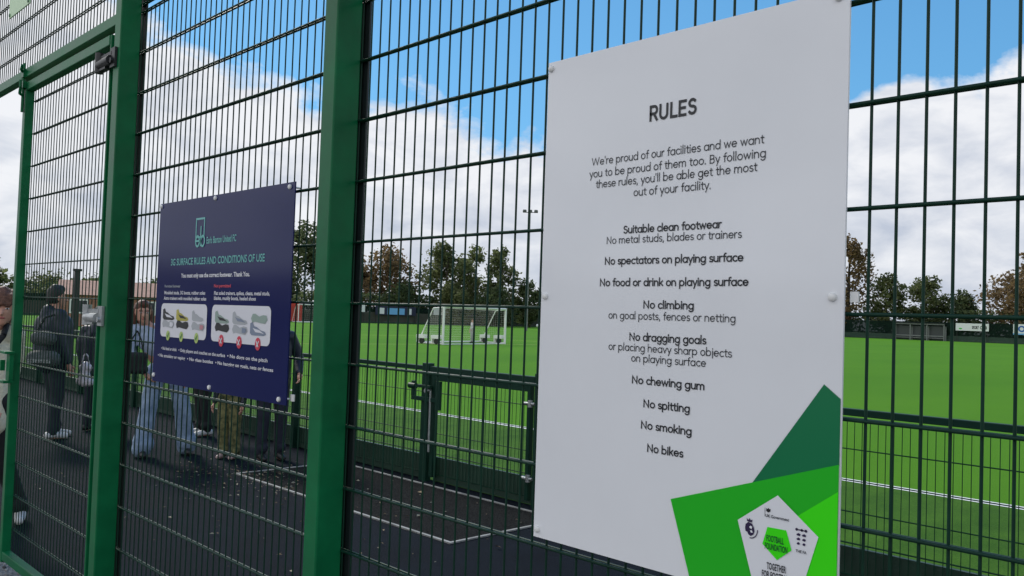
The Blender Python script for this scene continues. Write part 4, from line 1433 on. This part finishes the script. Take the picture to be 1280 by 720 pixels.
    if shoes:
        sh = []
        for s in 'lr':
            a = V['an' + s]
            b = [(a + Vector((0, .04, -.035)), .045, a + Vector((0, -.03, -.03)), .043), (a + Vector((0, -.03, -.035)), .043, a + Vector((0, -.155, -.053)), .033)]
            m_ = capsules(b, .009, 3)
            for v in m_.vertices:
                v.co.z = max(v.co.z, a.z - .088)
            mobj('shoe', m_, shoes, t)
    return t

DENIM = mat('blue denim', (0.15, 0.22, 0.33), 0.8, col2=(0.30, 0.40, 0.54), scale=9, bump=.3, bscale=50)
DARKD = mat('dark denim', (0.014, 0.017, 0.032), 0.85, vary=.3, scale=10)
BLK2 = mat('black cloth', (0.010, 0.011, 0.013), 0.85, vary=.3, scale=12)
NAVC = mat('navy coat cloth', (0.010, 0.015, 0.032), 0.55, vary=.3, scale=8, bump=.6, bscale=14)
CREAM = mat('cream knit', (0.66, 0.62, 0.47), 0.9, vary=.07, scale=14, bump=.5, bscale=70)
PALEB = mat('pale blue cloth', (0.38, 0.45, 0.58), 0.85, vary=.12, scale=8, bump=.3, bscale=20)
CAMO = mat('olive camouflage', (0.035, 0.045, 0.016), 0.85, col2=(0.21, 0.20, 0.08), scale=13, detail=2)
WSH = mat('white shoe', (0.62, 0.62, 0.60), 0.5)
BSH = mat('black shoe', (0.012, 0.012, 0.013), 0.5)
RSH = mat('reddish hair', (0.10, 0.030, 0.016), .55, vary=.35, scale=60)
BRH = mat('dark brown hair', (0.125, 0.056, 0.034), .6, vary=.5, scale=45, bump=.8, bscale=90)
DKH = mat('black hair', (0.014, 0.011, 0.010), .55, vary=.4, scale=60)

def face_cam(x, y):
    """yaw that turns a figure towards the camera"""
    return math.atan2(x, -y) if False else math.atan2(-y, -x) + math.pi / 2

# woman in the gateway
wx, wy = -7.07, 1.66
wyaw = face_cam(wx, wy) + R(-4)
def wloc(x, y, z):
    p = Matrix.Rotation(-wyaw, 3, 'Z') @ Vector((x - wx, y - wy, 0))
    return (p.x, p.y, z)
wm = person((wx, wy, 0), wyaw, 'woman with a brown fringe, cream jumper and dark shoulder bag, cut by the left edge',
            J=dict(anr=(-.12, -.10, .09), knr=(-.11, -.08, .5), anl=wloc(-7.22, 1.99, .09), knl=wloc(-7.13, 1.83, .48), head=(.10, -.04, 1.585), neck=(.05, 0, 1.44), ell=(.17, .10, 1.11), hal=(.13, -.02, .88), elr=(-.2, .0, 1.11), har=(-.2, -.1, .9)),
            top=CREAM, legs=BLK2, shoes=WSH, hair=BRH, hairstyle='fringe', top_hem=.68, top_w=1.0, voxel=.009)
b = MB()
st = [(.13, -.02, 1.475), (.12, -.115, 1.40), (.02, -.155, 1.25), (-.10, -.15, 1.10), (-.20, -.10, .98)]
for p, q in zip(st[:-1], st[1:]):
    b.cyl(p, q, .020, n=6)
bag = thing('shoulder_bag', wm.location, 'black bag strap and bag worn across the cream jumper', 'bag', wm.rotation_euler.z)
b.build('strap', BLK2, bag)
mobj('pouch', capsules([((-.26, -.06, .95), .06, (-.26, .08, .95), .06), ((-.26, -.06, .80), .07, (-.26, .08, .80), .07)], .012, 3), BLK2, bag)

# man in navy with his back half turned
mx, my = -11.35, 3.40
mn = person((mx, my, 0), face_cam(mx, my) + R(112), 'man in a bulky navy coat and dark jeans seen through the gate',
            J=dict(hal=(.27, -.10, .87), knl=(.10, -.06, .5), anl=(.10, -.10, .09), ell=(.27, .05, 1.12)),
            top=NAVC, legs=DARKD, shoes=WSH, hair=DKH, top_hem=.80, top_w=1.5, hood=True, scale=1.07)
# things he carries
cbg = thing('carrier_bag', (-11.20, 3.72, .64), 'crumpled white carrier bag hanging beside the man in navy', 'bag', R(40))
mobj('bag_body', capsules([((-.06, 0, .05), .05, (.06, 0, .05), .06), ((-.05, 0, .22), .035, (.05, 0, .22), .045), ((0, 0, .05), .07, (0, 0, .25), .05)], .012, 2),
     mat('white bag plastic', (.62, .58, .60), .45, vary=.12, scale=20, bump=.8, bscale=25), cbg)
b = MB()
b.tube([(-.05, 0, .27), (-.03, 0, .36), (0, 0, .39), (.03, 0, .36), (.05, 0, .27)], .008, n=6)
b.build('handle', MATS['white bag plastic'], cbg)
sx, sy = -11.04, 3.20
rk = thing('shoulder_holdall', (sx, sy, .88), 'grey padded holdall hanging at the side of the man in navy', 'bag', R(45))
mobj('bag_body', capsules([((-.10, 0, .10), .10, (.10, 0, .10), .10), ((-.07, 0, .34), .09, (.05, 0, .34), .09)], .014, 3),
     mat('grey quilted cloth', (.075, .085, .085), .8, vary=.25, scale=30, bump=.5, bscale=40), rk)
b = MB()
b.box(-.13, .14, -.115, -.104, .06, .10)
b.build('label_band', mat('band cloth', (.20, .22, .21), .7, vary=.6, scale=40, detail=1), rk)
b = MB()
b.tube([(-.10, 0, .40), (-.04, .06, .58), (.06, .09, .62)], .014, n=6)
b.build('strap', BLK2, rk)

# shorter companion beside him
qx, qy = -11.75, 4.05
person((qx, qy, 0), face_cam(qx, qy) + R(150), 'shorter person in a dark navy coat standing right of the man by the gate hinge',
       top=NAVC, legs=DARKD, shoes=BSH, hair=DKH, hairstyle='long', top_hem=.75, top_w=1.3, hood=True, scale=.93)

# wide blue jeans and pale top, behind the navy sign
jx, jy = -9.50, 4.00
person((jx, jy, 0), face_cam(jx, jy) + R(10), 'person in wide blue jeans and pale blue top left of the navy sign',
       J=dict(head=(-.27, -.03, 1.56), neck=(-.22, 0, 1.43), chest=(-.13, .0, 1.26), waist=(-.05, 0, 1.08), shl=(-.02, .02, 1.38), shr=(-.38, .02, 1.38),
              ell=(.10, .02, 1.12), elr=(-.37, -.02, 1.10), hal=(.16, -.1, .9), har=(-.24, -.14, .92),
              hil=(.10, 0, .92), hir=(-.10, 0, .92), knl=(.19, -.02, .5), knr=(-.17, -.02, .5), anl=(.255, .03, .09), anr=(-.22, -.03, .09)),
       top=PALEB, legs=DENIM, shoes=BSH, hair=RSH, hairstyle='long', top_hem=1.02, flare=.045, leg_w=1.0)
hb_ = thing('handbag', (-9.40, 3.62, .93), 'small black handbag at the hip of the person in wide jeans', 'bag', R(60))
mobj('bag_body', capsules([((-.09, 0, .03), .05, (.09, 0, .03), .05), ((-.08, 0, .17), .045, (.08, 0, .17), .045), ((-.07, 0, .05), .05, (-.065, 0, .16), .05), ((.07, 0, .05), .05, (.065, 0, .16), .05), ((0, 0, .05), .055, (0, 0, .16), .055)], .012, 2), BLK2, hb_)
b = MB()
b.tube([(-.08, 0, .19), (-.05, .03, .34), (0, .06, .44), (.05, .03, .34), (.08, 0, .19)], .008, n=6)
b.build('handle', BLK2, hb_)
# child in camouflage trousers
cx, cy = -8.95, 4.50
person((cx, cy, 0), face_cam(cx, cy) + R(-30), 'child in olive camouflage trousers and dark top below the middle of the navy sign',
       top=NAVC, legs=CAMO, shoes=mat('pink grey trainer', (.50, .36, .33), .5, vary=.3, scale=40), hair=BRH, scale=.70, leg_w=1.15, flare=.012)
# navy coat at the right edge of the navy sign
nx, ny = -8.62, 4.82
person((nx, ny, 0), face_cam(nx, ny) + R(18), 'person in a navy jacket and dark trousers at the right edge of the navy sign',
       J=dict(ell=(.31, .06, 1.14), hal=(.26, -.12, .98)),
       top=NAVC, legs=DARKD, shoes=BSH, hair=DKH, top_hem=.78, top_w=1.12, hood=True, scale=.97)
# farther person with white trainers
fx, fy = -10.72, 5.02
person((fx, fy, 0), face_cam(fx, fy) + R(-70), 'person in black trousers and white trainers farther back behind the navy sign',
       top=BLK2, legs=BLK2, shoes=WSH, hair=DKH, top_hem=.85, scale=.98)
# players on the pitch
kx, ky = -39.4, 35.3
person((kx, ky, 0), face_cam(kx, ky) + R(-60), 'child goalkeeper in grey kit standing inside the wheeled goal',
       J=dict(hal=(.30, -.30, 1.0), ell=(.30, -.10, 1.12)), top=mat('grey kit', (.42, .43, .44), .8), legs=mat('grey shorts kit', (.34, .35, .36), .8),
       shoes=BSH, hair=BRH, scale=.86, voxel=.02)
px_, py_ = -97.7, 99.0
person((px_, py_, 0), face_cam(px_, py_) + R(40), 'distant player in white kit beside a ball at the left edge of the white board',
       J=dict(knl=(.10, -.2, .55), anl=(.10, -.05, .2)), top=mat('white kit', (.7, .7, .68), .8), legs=mat('dark shorts kit', (.03, .03, .04), .8),
       shoes=BSH, hair=DKH, scale=1.0, voxel=.025)
bl = MB()
bl.sphere((px_ + 1.3, py_ + 1.3, .45), .24, 0, 14, 10)
o = bl.build('football', mat('white football', (.8, .8, .78), .4, vary=.1, scale=6))
tag(o, 'white football bouncing beside the distant player', 'ball')
